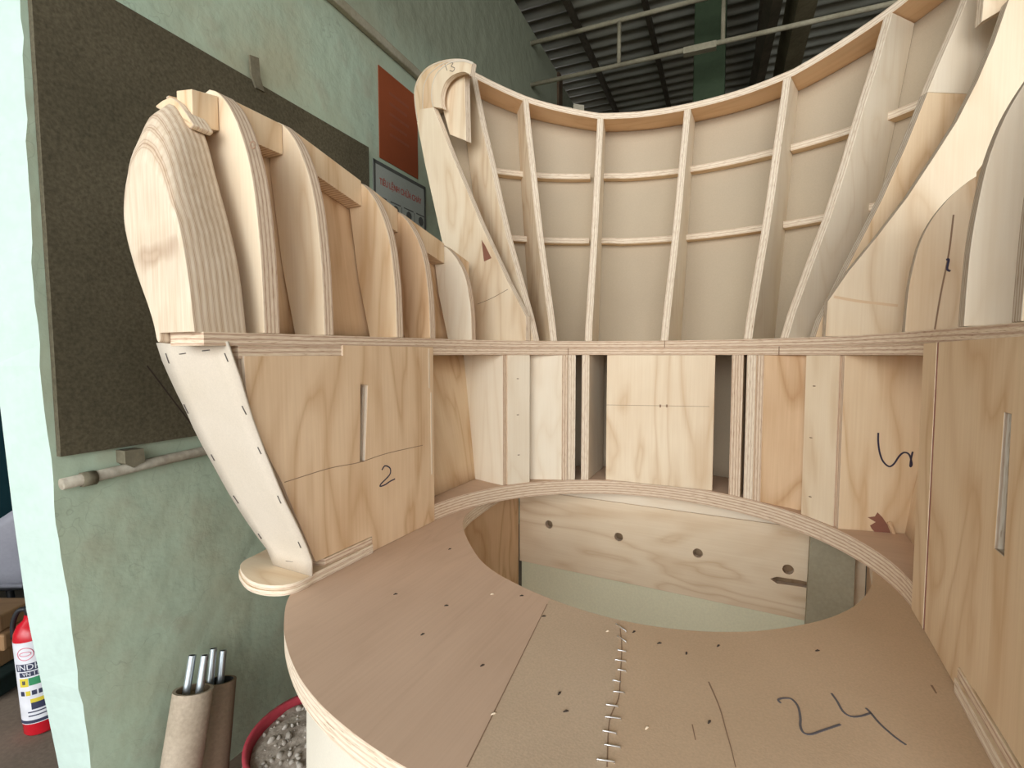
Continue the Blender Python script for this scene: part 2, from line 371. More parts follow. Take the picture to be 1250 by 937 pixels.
# ring cut open through the back so that each sheet is a simple polygon
i0 = max(range(len(hole)), key=lambda i: hole[i][1]); o0 = max(range(len(seat_outline)), key=lambda i: seat_outline[i][1])
hl = hole[i0:] + hole[:i0]; ol = seat_outline[o0:] + seat_outline[:o0]
if area2(ol) < 0: ol = [ol[0]] + ol[:0:-1]
if area2(hl) > 0: hl = [hl[0]] + hl[:0:-1]
s1a, s1b = onz(668, 737, SEAT), onz(570, 937, SEAT)
s2a, s2b = onz(757, 765, SEAT), onz(740, 937, SEAT)
def split_sheets():
    # front crescent only matters: take outline & hole separately, sector by sector
    def sector(keep):
        o = ol; h = hl[::-1]
        for a, b, kl in keep: o = clip(o, a, b, kl); h = clip(h, a, b, kl)
        return o, h
    return sector
def hit(poly, a, b):
    """crossing of poly with the line a-b that lies closest to the front"""
    best = []
    for i in range(len(poly)):
        p, q = poly[i], poly[(i + 1) % len(poly)]
        d1 = (b[0] - a[0]) * (p[1] - a[1]) - (b[1] - a[1]) * (p[0] - a[0]); d2 = (b[0] - a[0]) * (q[1] - a[1]) - (b[1] - a[1]) * (q[0] - a[0])
        if d1 * d2 < 0:
            k = d1 / (d1 - d2); best.append((p[1] + (q[1] - p[1]) * k, i, (p[0] + (q[0] - p[0]) * k, p[1] + (q[1] - p[1]) * k)))
    return min(best)
def arc(poly, ia, ib):
    out = []; i = (ia + 1) % len(poly)
    while True:
        out.append(poly[i])
        if i == ib: break
        i = (i + 1) % len(poly)
    return out
L1a, L1b = (s1a.x, s1a.y), (s1b.x, s1b.y); L2a, L2b = (s2a.x, s2a.y), (s2b.x, s2b.y)
oc = [p for p in ol]                      # counter-clockwise outline, starts at the back
hc = hl[::-1]                             # counter-clockwise hole, starts at the back
o1, h1 = hit(oc, L1a, L1b), hit(hc, L1a, L1b); o2, h2 = hit(oc, L2a, L2b), hit(hc, L2a, L2b)
# left part: back -> left side -> front seam 1  (ccw outline starting at the back runs down the left side)
left_sheet = [oc[0]] + arc(oc, 0, o1[1]) + [o1[2], h1[2]] + arc(hc, 0, h1[1])[::-1] + [hc[0]]
mid_sheet = [o1[2]] + arc(oc, o1[1], o2[1]) + [o2[2], h2[2]] + arc(hc, h1[1], h2[1])[::-1] + [h1[2]]
right_sheet = [o2[2]] + arc(oc, o2[1], len(oc) - 1) + [(oc[0][0] + 0.0008, oc[0][1])] + [(hc[0][0] + 0.0008, hc[0][1])] + arc(hc, h2[1], len(hc) - 1)[::-1] + [h2[2]]
sh = []
for nm, poly, mt in (('left', left_sheet, M['hard_brown']), ('middle', mid_sheet, M['hard_tan']), ('right', right_sheet, M['hard_ochre'])):
    pl = poly if nm != 'left' else poly
    sh.append(board('seat_sheet', pl, (0, 0, 0.6372), EX, EY, SEAT - 0.6372, mt, M['edge_pale'], chair, bevel=0.0))
sh[0]['label'] = 'reddish brown hardboard sheet'; sh[1]['label'] = 'greyish tan hardboard sheet'; sh[2]['label'] = 'ochre tan hardboard sheet with a handwritten 24'
# brown sheet: rotate its grain along the seam
# staples over the second seam
stp = [((752, 762), (764, 771)), ((754, 777), (764, 784)), ((754, 794), (764, 796)), ((751, 806), (764, 808)), ((754, 818), (764, 820)), ((748, 831), (757, 833)), ((749, 845), (762, 846)), ((740, 861), (754, 863)), ((739, 876), (758, 878)), ((736, 893), (752, 896)), ((738, 910), (757, 913)), ((729, 928), (750, 931))]
for a, b in stp:
    pa, pb = onz(*a, SEAT), onz(*b, SEAT)
    bm = bmesh.new(); tube_bm(bm, [pa - EZ * 0.001, pa + EZ * 0.0014, pb + EZ * 0.0014, pb - EZ * 0.001], 0.0008, 6)
    finish('staple', bm, [M['staple']], sh[1])
ribbon('seam_gap', [onz(757, 767, SEAT), onz(759, 790, SEAT), onz(757, 830, SEAT), onz(755, 852, SEAT), onz(744, 880, SEAT), onz(741, 936, SEAT)], EZ, 0.0012, M['seam'], sh[1], 0.0003)
ribbon('seam_gap', [onz(668, 737, SEAT), onz(570, 936, SEAT)], EZ, 0.0010, M['seam'], sh[0], 0.0003)
# brad marks (torn fibres with a small dark pit)
for (x, y) in ((483, 725), (516, 774), (589, 812), (545, 739), (637, 727), (664, 752), (742, 770), (805, 785), (790, 888), (774, 771), (838, 797), (683, 846), (691, 868), (603, 871), (601, 725), (549, 670), (877, 788), (998, 794), (866, 881)):
    p = onz(x, y, SEAT); bm = bmesh.new()
    a = random.uniform(0.6, 1.6); d = Vector((math.cos(a), math.sin(a), 0))
    tube_bm(bm, [p - d * 0.0032, p + EZ * 0.0006, p + d * 0.0028], [0.0006, 0.0013, 0.0005], 6)
    finish('brad_mark', bm, [M['dark'] if random.random() < 0.55 else M['chip']], sh[0] if x < 640 else (sh[1] if x < 760 else sh[2]))
for pts, w in (([(865, 832), (873, 850), (880, 868), (886, 890), (893, 915), (898, 936)], 0.0016), ([(845, 884), (849, 903)], 0.0012), ([(1137, 836), (1143, 846)], 0.0022)):
    ribbon('scratch', [onz(*q, SEAT) for q in pts], EZ, w, M['seam'], sh[2], 0.0003, taper=True)
g24 = [[(953, 858), (950, 854), (956, 852), (966, 853), (974, 862), (977, 876), (977, 886), (981, 894), (990, 896), (1005, 891), (1026, 884)],
       [(1015, 846), (1022, 856), (1029, 868), (1038, 874), (1050, 874), (1063, 870)], [(1057, 864), (1062, 869), (1075, 884), (1092, 899), (1106, 909)]]
for s in g24: ribbon('pencil_mark', [onz(*q, SEAT) for q in s], EZ, 0.0022, M['ink_grey'], sh[2], 0.0004)

# ---- apron under the seat and the inside of the base
apr = []
n = len(seat_outline)
for i, p in enumerate(seat_outline):
    a, b = Vector(seat_outline[i - 1]), Vector(seat_outline[(i + 1) % n]); t = (b - a).normalized(); nn = Vector((t.y, -t.x))
    c = Vector(p); 
    if nn.dot(-c) < 0: nn = -nn
    apr.append(c + nn * 0.032)
rows = []
for z, k in ((0.0, 1.03), (0.3, 1.015), (0.613, 1.0)):
    rows.append([P3(p * k, z) for p in apr if True])
apr_front = [i for i, p in enumerate(apr) if p.y < 0.22]
# order the front arc from right to left as one open run
st = [i for i in apr_front if (i - 1) % n not in apr_front][0]
run = []; i = st
while i in apr_front: run.append(i); i = (i + 1) % n
for sel in (lambda p: p.x < -0.13, lambda p: p.x > 0.30):  # middle of the apron left open, invented to let daylight into the base
    rn = [i for i in run if sel(apr[i])]
    sheet('base_apron', [[r[i] for i in rn] for r in rows], 0.008, M['apron'], M['edge_pale'], chair)
BV = 1.30 - VC
def circ(cx, cy, r, k=16): return [(cx + r * math.cos(2 * math.pi * i / k), cy + r * math.sin(2 * math.pi * i / k)) for i in range(k)]
slot = [(0.238, 0.4725), (0.252, 0.480), (0.30, 0.481), (0.36, 0.476), (0.36, 0.464), (0.30, 0.467), (0.252, 0.464)]
bb = board('base_back_board', [(-0.422, 0.389), (0.422, 0.389), (0.422, 0.604), (-0.422, 0.604)], (0, BV + 0.018, 0), EX, EZ, 0.018, M['ply_pale'], M['edge'], chair,
      holes=[circ(-0.328, 0.513, 0.0115), circ(-0.125, 0.511, 0.0115), circ(0.076, 0.504, 0.0115), circ(0.274, 0.502, 0.0115), slot], grain='x')
board('base_top_rail', [(-0.383, 0.6045), (0.383, 0.6045), (0.383, 0.6395), (-0.383, 0.6395)], (0, BV + 0.0195, 0), EX, EZ, 0.018, M['ply_cream'], M['edge'], chair, grain='x')
board('base_lower_board', [(-0.422, 0.06), (0.422, 0.06), (0.422, 0.388), (-0.422, 0.388)], (0, BV + 0.026, 0), EX, EZ, 0.012, M['palegreen'], M['palegreen'], chair)
board('base_rear_board', [(-0.38, 0.06), (0.38, 0.06), (0.38, 0.60), (-0.38, 0.60)], (0, BV + 0.060, 0), EX, EZ, 0.012, M['ply_warm'], M['edge'], chair)
for sgn in (-1, 1):
    board('base_side_board', [(-0.2, 0.03), (BV - 0.003, 0.03), (BV - 0.003, 0.612), (-0.2, 0.612)], (sgn * 0.432 - 0.009, 0, 0), EY, EZ, 0.018, M['ply_warm'], M['edge'], chair)
gb = board('base_corner_block', [(0.306, 0.16), (0.398, 0.16), (0.398, 0.612), (0.314, 0.612)], (0, BV - 0.008, 0), EX, EZ, 0.024, M['greyboard'], M['greyboard'], chair)

# ---- shelf and rail: horseshoe boards
def offset_out(t, d):
    p, nn = cur(t), ndir(t); return p + nn * d
TS = [-math.pi / 2 + math.pi * i / 64 for i in range(65)]
def horseshoe(name, v_front, inner_shift, d_out, z0, th, fm, em, v_front_r=None, lay=None):
    vr = v_front if v_front_r is None else v_front_r
    inner = [Vector((-EA - inner_shift, v_front - VC))] + [cur(t) + ndir(t) * inner_shift for t in TS] + [Vector((EA + inner_shift, vr - VC))]
    w0_ = 0.074 if v_front < 0.5 else 0.11
    outer = [Vector((EA + w0_, vr - VC))] + [cur(t) + ndir(t) * (w0_ + (d_out - w0_) * min(1, max(0, (1.57 - abs(t)) / 0.6))) for t in TS[::-1]] + [Vector((-EA - w0_, v_front - VC))]
    return board(name, [(p.x, p.y) for p in inner + outer], (0, 0, z0), EX, EY, th, fm, em, chair, grain='x')
shelf = horseshoe('seat_back_shelf', 0.70, 0.0, 0.20, SEAT + 0.0002, SHELF - SEAT, M['hard_brown'], M['edge'])
rail = horseshoe('arm_rail', 0.385, 0.001, 0.21, RAIL1, RAIL - RAIL1, M['ply_pale'], M['edge'], 0.32)
rail2 = horseshoe('arm_rail', 0.432, 0.002, 0.205, RAIL0, RAIL1 - RAIL0 - 0.0003, M['ply_mid'], M['edge'], 0.36)
def droop(x, y): return max(0.0, 0.05 - y) * (0.02 if x > 0 else 0.010)
for o in (rail, rail2):
    for vv in o.data.vertices:
        vv.co.z -= droop(vv.co.x, vv.co.y)
# joint lines on the rails
for z, t in ((RAIL0, -0.60), (RAIL0, 0.62), (RAIL1, -0.02)):
    p = cur(t); nn = -ndir(t)
    ribbon('joint_line', [P3(p, z), P3(p, z + 0.0172)], (nn.x, nn.y, 0), 0.0014, M['seam'], rail2 if z == RAIL0 else rail, 0.0008)

# ---- studs, dividers and centre panel between shelf and rail
ZS0, ZS1 = SHELF + 0.0003, RAIL0 - 0.0003
def tx(x, z=0.676):
    best = None
    for k in range(3001):
        t = -1.55 + 3.1 * k / 3000; p = cur(t); X, Y = from_uv(p.x + UC, p.y + VC)
        c, s = math.cos(PITCH), math.sin(PITCH); yc = Y * c - (z - CH) * s
        d = abs(CX + F * X / yc - x)
        if best is None or d < best[0]: best = (d, t)
    return best[1]
def vboard(name, pa, pb, z0, z1, th, fm, em, grain='y', side=1, zb0=None, **kw):
    """upright board over the plan line pa->pb, thickness to the right-hand (side=1) of the line"""
    d = (pb - pa); L = d.length; ex = Vector((d.x / L, d.y / L, 0))
    en = ex.cross(EZ)
    off = 0 if side > 0 else -th
    return board(name, [(0, z0), (L, z0), (L, z1), (0, z1)], P3(pa, 0) + en * off, ex, EZ, th, fm, em, chair, grain=grain, **kw)
def radial(name, t, depth0, depth1, th, fm, em, dirv=None, start=0.002, shift=0.0):
    """divider running outwards from the front edge, slanted at the rear"""
    p = cur(t); nn = dirv if dirv is not None else ndir(t); tg = Vector((nn.y, -nn.x)); p = p + tg * shift
    ex = Vector((nn.x, nn.y, 0)); 
    return board(name, [(start, ZS0), (depth0, ZS0), (depth1, ZS1), (start, ZS1)], P3(p, 0) + Vector((tg.x, tg.y, 0)) * (-th / 2) * -1, ex, EZ, th, fm, em, chair)
t616, t648, t975, t1015 = tx(621), tx(648), tx(975), tx(1014)
def stud(ta, tb, fm, em, inset=0.004):
    a, b = cur(ta), cur(tb); m = (a + b) / 2; nn = ndir((ta + tb) / 2)
    return vboard('stud', a + nn * inset, b + nn * inset, ZS0, ZS1, 0.018, fm, em, side=-1)
sl = stud(t616, t648, M['ply_cream'], M['edge_pale']); sl['label'] = 'pale stud with three nail marks'
sr = stud(t975, t1015, M['ply_pale'], M['edge'])
def face_marks(o, pts, ta, tb, inset=0.004):
    a, b = cur(ta), cur(tb); nn2 = (b - a).normalized(); nr = Vector((nn2.y, -nn2.x)); p0 = a + ndir((ta + tb) / 2) * inset
    for (x, y) in pts:
        p = onpl(x, y, (p0.x, p0.y + VC), (nr.x, nr.y)); q = Vector((nr.x, nr.y, 0))
        bm = bmesh.new(); d = Vector((nn2.x, nn2.y, 0))
        tube_bm(bm, [p - d * 0.003 + q * 0.0004, p + q * 0.0008, p + d * 0.0035 + q * 0.0004], [0.0007, 0.0013, 0.0006], 6)
        finish('nail_mark', bm, [M['seam']], o)
face_marks(sl, [(632, 462), (632, 506), (633, 555)], t616, t648)
face_marks(sr, [(994, 471), (990, 534), (989, 606)], t975, t1015)
dL, dR = Vector((-0.97, 0.24)).normalized(), Vector((0.97, 0.24)).normalized()
def divider(tb, dirv, d0, d1, fm, em, th=0.018, inset=0.004, lab=None):
    p = cur(tb) + dirv * inset; ex = Vector((dirv.x, dirv.y, 0)); tg = ex.cross(EZ)
    inward = -1 if tg.y > 0 else 1                      # thickness goes away from the viewer
    O = P3(p, 0) if True else None
    # board grows along ex x ez; keep the visible face towards the front (-v)
    if ex.cross(EZ).y < 0: O = O - ex.cross(EZ) * th
    return board('divider', [(0, ZS0), (d0, ZS0), (d1, ZS1), (0, ZS1)], O, ex, EZ, th, fm, em, chair)
nl = divider(tx(615.5), dL, 0.160, 0.212, M['ply_cream'], M['edge'])
nr_ = divider(tx(1020), dR, 0.20, 0.215, M['ply_mid'], M['edge'])
nr_['label'] = 'niche divider with a blue pen scribble'
# double divider pairs beside the slots
dvl = Vector((-0.62, 0.785)).normalized(); dvr = Vector((0.62, 0.785)).normalized()
def slab(xa, xb, dirv, depth, fm, em, inset=0.0015, nm='divider'):
    a, b = cur(tx(xa)) + dirv * inset, cur(tx(xb)) + dirv * inset
    poly = [a, b, b + dirv * depth, a + dirv * depth]
    return board(nm, [(p.x, p.y) for p in poly], (0, 0, ZS0), EX, EY, ZS1 - ZS0, M['edge'] if False else em, fm, chair) if False else upright(nm, poly, fm, em)
def upright(nm, poly, fm, em):
    """upright piece with the given plan quadrilateral (front edge a-b shows ply layers, sides show the face)"""
    bm = bmesh.new(); uvl = bm.loops.layers.uv.new('UVMap')
    lo = [bm.verts.new(P3(p, ZS0)) for p in poly]; hi = [bm.verts.new(P3(p, ZS1)) for p in poly]; H = ZS1 - ZS0
    for i in range(4):
        j = (i + 1) % 4; f = bm.faces.new([lo[i], lo[j], hi[j], hi[i]]); w = (poly[j] - poly[i]).length
        f.material_index = 1 if i in (0, 2) else 0
        q = ((0, 0), (0, w), (H, w), (H, 0)) if f.material_index == 1 else ((0, 0), (w, 0), (w, H), (0, H))
        for l, u in zip(f.loops, q): l[uvl].uv = u
    for vs in (lo[::-1], hi):
        f = bm.faces.new(vs); f.material_index = 1
    bmesh.ops.recalc_face_normals(bm, faces=bm.faces)
    return finish(nm, bm, [fm, em], chair, bevel=0.001)
slab(693, 702, dvl, 0.17, M['ply_cream'], M['edge_pale'])
slab(685.5, 692.5, dvl, 0.175, M['ply_cream'], M['edge'])
slab(709, 718, Vector((-0.05, 1)).normalized(), 0.15, M['ply_cream'], M['edge_pale'])
slab(889, 903, Vector((0.10, 1)).normalized(), 0.15, M['ply_mid'], M['edge'])
slab(906.5, 918, dvr, 0.17, M['ply_mid'], M['edge_pale'])
slab(918.5, 927, dvr, 0.175, M['ply_mid'], M['edge'])
# lit divider boards filling the shallow niches
tq = tx(687); pq = cur(tq); 
def niche_board(xa, da, xb, db, fm, em):
    a = cur(tx(xa)) + ndir(tx(xa)) * da; b = cur(tx(xb)) + ndir(tx(xb)) * db
    return vboard('niche_board', a, b, ZS0, ZS1, 0.015, fm, em, side=-1)
niche_board(634, 0.085, 686, 0.003, M['ply_cream'], M['edge_pale'])
niche_board(927.5, 0.003, 1000, 0.075, M['ply_warm'], M['edge_pale'])
ca, cb = cur(tx(738.5)), cur(tx(869))
ca = Vector((ca.x, ca.y + 0.006)); cb = Vector((cb.x, cb.y + 0.006))
cp = vboard('centre_panel', ca, cb, ZS0, ZS1, 0.018, M['ply_pale'], M['edge'], side=-1)
cp['label'] = 'pale plywood panel with swirling grain and a level joint'
nrm_c = Vector(((cb - ca).y, -(cb - ca).x)).normalized(); N3 = Vector((nrm_c.x, nrm_c.y, 0))
def oncp(x, y): return onpl(x, y, (ca.x, ca.y + VC), (nrm_c.x, nrm_c.y))
ribbon('joint_line', [oncp(740, 494), oncp(804, 495), oncp(866, 496)], N3, 0.0009, M['seam'], cp, 0.0004)
for x, y in ((806, 497), (814, 497)):
    p = oncp(x, y); ribbon('knot', [p, p + EZ * 0.004, p + EZ * 0.007], N3, 0.004, M['seam'], cp, 0.0005)
# pen scribble (a 3 lying on its side) and the torn knot on the right divider
pd = cur(tx(1020)) + dR * 0.004
tgR = Vector((dR.y, -dR.x))
def onnd(x, y): return onpl(x, y, (pd.x, pd.y + VC), (tgR.x, tgR.y))
NR = Vector((tgR.x, tgR.y, 0))
if NR.y > 0: NR = -NR
ribbon('pen_mark', [onnd(*q) for q in ((1072, 528), (1072, 540), (1074, 553), (1078, 563), (1085, 569), (1091, 566), (1098, 556), (1104, 552), (1110, 555), (1113, 566), (1111, 569), (1112, 560), (1114, 551))], NR, 0.0028, M['pencil'], nr_, 0.0006)
bm = bmesh.new()
kp = [onnd(*q) for q in ((1059, 631), (1068, 630), (1071, 625), (1077, 631), (1083, 640), (1090, 658), (1075, 657), (1064, 645), (1062, 641), (1069, 637))]
ff = [bm.verts.new(p + NR * 0.0006) for p in kp]; bb_ = [bm.verts.new(p) for p in kp]
bm.faces.new(ff); 
for i in range(len(kp)): bm.faces.new([ff[i], ff[(i + 1) % len(kp)], bb_[(i + 1) % len(kp)], bb_[i]])
bmesh.ops.recalc_face_normals(bm, faces=bm.faces)
finish('torn_knot', bm, [M['redbrown']], nr_)
ribbon('splinter', [onnd(*q) + NR * 0.003 for q in ((1083, 636), (1088, 646), (1091, 657))], NR, 0.005, M['ply_warm'], nr_, 0.003)

# ---- arms
UL = -0.64 - UC                                  # inner face of the left arm panel (h)
PF = -0.412
def onarm(x, y, side=-1): return onpl(x, y, ((UL if side < 0 else -UL), 0), (1, 0))
# panel outlines in (v, z)
def arm_outline(cut_v):
    return [(0.557, 0.678), (cut_v, 0.678), (cut_v, SEAT + 0.0004), (0.868, SEAT + 0.0004), (0.868, RAIL1 - 0.001), (0.615, RAIL1 - 0.001), (0.615, RAIL0 - 0.001), (0.448, RAIL0 - 0.001), (0.452, 0.947), (0.470, 0.875), (0.500, 0.784), (0.548, 0.69)]
PLATE, TONG = 0.6685, 0.6562
fr = [onpl(x, y, (PF, 0), (1, 0)) for x, y in ((384.5, 684), (372, 654), (357, 619.5), (343.4, 587), (329, 560), (316.6, 530), (306, 502), (300.4, 475), (298, 440))]
lpo = [(fr[0].y + 0.004, PLATE + 0.0006), (0.676 - VC, PLATE + 0.0006), (0.676 - VC, SEAT + 0.0004), (0.868 - VC, SEAT + 0.0004), (0.868 - VC, RAIL1 - 0.001), (0.615 - VC, RAIL1 - 0.001), (0.615 - VC, RAIL0 - 0.001), (fr[-1].y, RAIL0 - 0.001)] + [(p.y, p.z) for p in fr[::-1]]
lp = board('side_panel', lpo, (PF - 0.016, 0, 0), EY, EZ, 0.016, M['ply_panel'], M['edge_pale'], chair,
           holes=[[(0.650 - VC, 0.812), (0.662 - VC, 0.810), (0.672 - VC, 0.945), (0.655 - VC, 0.948)]])
lp['label'] = 'warm brown plywood panel with a slot and a handwritten 2'
rpo = [(0.47, PLATE + 0.0006), (0.634, PLATE + 0.0006), (0.634, SEAT + 0.0004), (0.808, SEAT + 0.0004), (0.808, RAIL1 - 0.001), (0.365, RAIL1 - 0.001), (0.375, 0.92), (0.41, 0.80)]
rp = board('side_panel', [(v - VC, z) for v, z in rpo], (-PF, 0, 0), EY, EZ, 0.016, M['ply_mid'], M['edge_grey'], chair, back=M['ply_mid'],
           holes=[[(0.583 - VC, 0.822), (0.604 - VC, 0.822), (0.600 - VC, 0.948), (0.585 - VC, 0.948)]])
rp['label'] = 'pale brown plywood panel with a slot, on the right'
board('panel_strip', [(v - VC, z) for v, z in ((0.812, SEAT + 0.0004), (0.87, SEAT + 0.0004), (0.872, RAIL1 - 0.001), (0.812, RAIL1 - 0.001))], (-PF - 0.001, 0, 0), EY, EZ, 0.016, M['ply_mid'], M['edge'], chair)
board('panel_strip', [(v - VC, z) for v, z in ((0.8078, SEAT + 0.0004), (0.8122, SEAT + 0.0004), (0.8122, RAIL1 - 0.001), (0.8078, RAIL1 - 0.001))], (-PF - 0.0004, 0, 0), EY, EZ, 0.012, M['redbrown'], M['redbrown'], chair)
for sg in (-1, 1):
    a = PF - 0.05 if sg < 0 else -PF + 0.03
    board('arm_stud', [(v - VC, z) for v, z in ((0.64, 0.69), (0.70, 0.69), (0.70, RAIL0 - 0.001), (0.64, RAIL0 - 0.001))] if sg < 0 else [(v - VC, z) for v, z in ((0.56, 0.69), (0.62, 0.69), (0.62, RAIL0 - 0.001), (0.56, RAIL0 - 0.001))], (a, 0, 0), EY, EZ, 0.018, M['ply_pale'] if sg < 0 else M['greyboard'], M['edge'] if sg < 0 else M['greyboard'], chair)
# chipped slot edge at the rear of the left panel
ribbon('chipped_edge', [Vector((PF, 0.858 - VC, z)) for z in (0.92, 0.85, 0.80, 0.77, 0.745)], EX, 0.004, M['edge_pale'], lp, 0.0008)
ribbon('chipped_edge', [Vector((PF, 0.852 - VC, z)) for z in (1.012, 0.99, 0.97, 0.93)], EX, 0.004, M['edge_pale'], lp, 0.0008)
ribbon('joint_line', [onarm(*q) + EX * (PF - UL) for q in ((345, 588), (400, 571), (436, 564), (470, 553), (514, 543))], EX, 0.0012, M['seam'], lp, 0.0004)
for s in ([(464, 573), (468, 568), (474, 571), (474, 578), (468, 585), (463, 590), (462, 593), (468, 591), (474, 587), (480, 584)],):
    ribbon('pencil_mark', [onarm(*q) + EX * (PF - UL) for q in s], EX, 0.0024, M['pencil'], lp, 0.0006)
p = onarm(440, 562)
# base plates: two laminated boards with a rounded tongue at the front
def base_plate(sg):
    top = [onz(x, y, TONG) for x, y in ((384, 699), (372, 706), (357, 712), (339.5, 714.6), (318, 713), (301, 706), (292, 692.5), (297, 684), (309, 678))]
    cv = catmull([Vector((p.x, p.y, 0)) for p in top], 4); e = cv[-1]; h0 = cv[0]
    poly = [Vector((PF + 0.004, 0.674 - VC, 0)), Vector(((PF + 0.004 + h0.x) / 2, (0.674 - VC + h0.y) / 2, 0))] + cv + [Vector((e.x - 0.012, e.y + 0.05, 0)), Vector((-0.556, 0.66 - VC, 0)), Vector((-0.556, 1.0 - VC, 0)), Vector((-0.45, 1.0 - VC, 0)), Vector((-0.45, 0.674 - VC, 0))]
    for z0, z1, sc in ((SEAT + 0.0004, SEAT + 0.0082, -0.001), (SEAT + 0.0084, TONG, 0.0012)):
        pl = []
        for q in poly:
            d = Vector((-0.45, 0.75 - VC, 0)) - q
            pl.append(q + d.normalized() * (sc if q.y < 0.60 - VC else 0))
        board('arm_base_plate', [(-sg * q.x if sg > 0 else q.x, q.y - (0.07 if sg > 0 and q.y < 0.62 - VC else 0)) for q in pl], (0, 0, z0), EX, EY, z1 - z0, M['ply_pale'], M['edge_pale'], chair, grain='x', bevel=0.002)
    up = [(PF + 0.002, 0.674), (PF + 0.002, 0.566), (-0.44, 0.556), (-0.50, 0.556), (-0.50, 0.98), (-0.45, 0.98), (-0.45, 0.674)]
    board('arm_base_plate', [(-sg * h, v - VC - (0.075 if sg > 0 and v < 0.6 else 0)) for h, v in up], (0, 0, TONG + 0.0003), EX, EY, PLATE - TONG - 0.0003, M['ply_pale'], M['edge'], chair, grain='x')
base_plate(-1); base_plate(1)
# card covers on the raked arm fronts (surface v = g(z), rulings across the arm)
GZ = [(0.60, 0.535), (0.676, 0.532), (0.784, 0.488), (0.875, 0.457), (0.947, 0.434), (1.016, 0.417), (1.1, 0.40)]
def g_front(z): return lerp(GZ, z)
def on_front(x, y):
    r = ray(x, y); ru, rv = to_uv(r); lo, hi = 0.2, 1.5
    f = lambda k: rv * k - g_front(CH + r.z * k)
    for _ in range(50):
        m = (lo + hi) / 2
        if f(m) < 0: lo = m
        else: hi = m
    return Vector((ru * lo - UC, rv * lo - VC, CH + r.z * lo))
cap_r = [on_front(*q) for q in ((279.5, 416.5), (289, 444), (299, 473), (309.5, 509), (326, 554), (347, 606), (364, 640), (380, 676), (382.5, 698))]
cap_l = [on_front(*q) for q in ((194.5, 421), (199, 437.6), (205.6, 446), (211.6, 466.6), (221, 483.7), (229.5, 500.7), (243, 531.5), (258.5, 559), (280, 598.4), (295.4, 623.4), (310.7, 646.4), (335.7, 686))]
def at_z(L, z): return lerp(sorted((p.z, p.x) for p in L), z)
ztop_c = min(max(p.z for p in cap_r), 1.017)
CZ = [TONG + 0.0006 + (ztop_c - TONG - 0.0006) * i / 14 for i in range(15)]
cards = {}
for sg in (-1, 1):
    rows = []; fwd = 0.07 if sg > 0 else 0.0
    for z in CZ:
        a, b = at_z(cap_l, z), at_z(cap_r, z)
        if sg > 0: a, b = -a, -b
        rows.append([Vector((a + (b - a) * j / 5, g_front(z) - fwd - VC - 0.002, z)) for j in range(6)])
    cards[sg] = sheet('card_cover', rows, 0.003, M['card'], M['card'], chair)
    # plywood core behind the card
    core = []
    for z in CZ:
        a, b = (at_z(cap_l, z) + 0.002) * -sg, min(at_z(cap_r, z) - 0.008, PF - 0.019) * -sg
        core.append([Vector((a, g_front(z) - fwd - VC + 0.001, z)), Vector((b, g_front(z) - fwd - VC + 0.001, z)), Vector((b, g_front(z) - fwd - VC + 0.020, z)), Vector((a, g_front(z) - fwd - VC + 0.020, z))])
    strip('arm_front_post', core, M['ply_cream'], M['ply_mid'], chair)
for a, b in (((223, 432), (230, 431)), ((251, 428), (259, 427)), ((278, 431), (282, 441)), ((206, 431), (210, 443)), ((228, 493), (233, 504)), ((299, 495), (304, 505)), ((318, 545), (322, 553)), ((342, 604), (346, 613)), ((367, 660), (370, 667)), ((352, 683), (361, 684)), ((288, 604), (294, 613)), ((318, 650), (322, 656)), ((261, 554), (265, 561))):
    pa, pb = on_front(*a), on_front(*b); bm = bmesh.new(); o_ = Vector((0, -0.0045, 0))
    tube_bm(bm, [pa + o_ * 0.5, pa + o_, pb + o_, pb + o_ * 0.5], 0.0007, 6); finish('staple', bm, [M['graphite']], cards[-1])
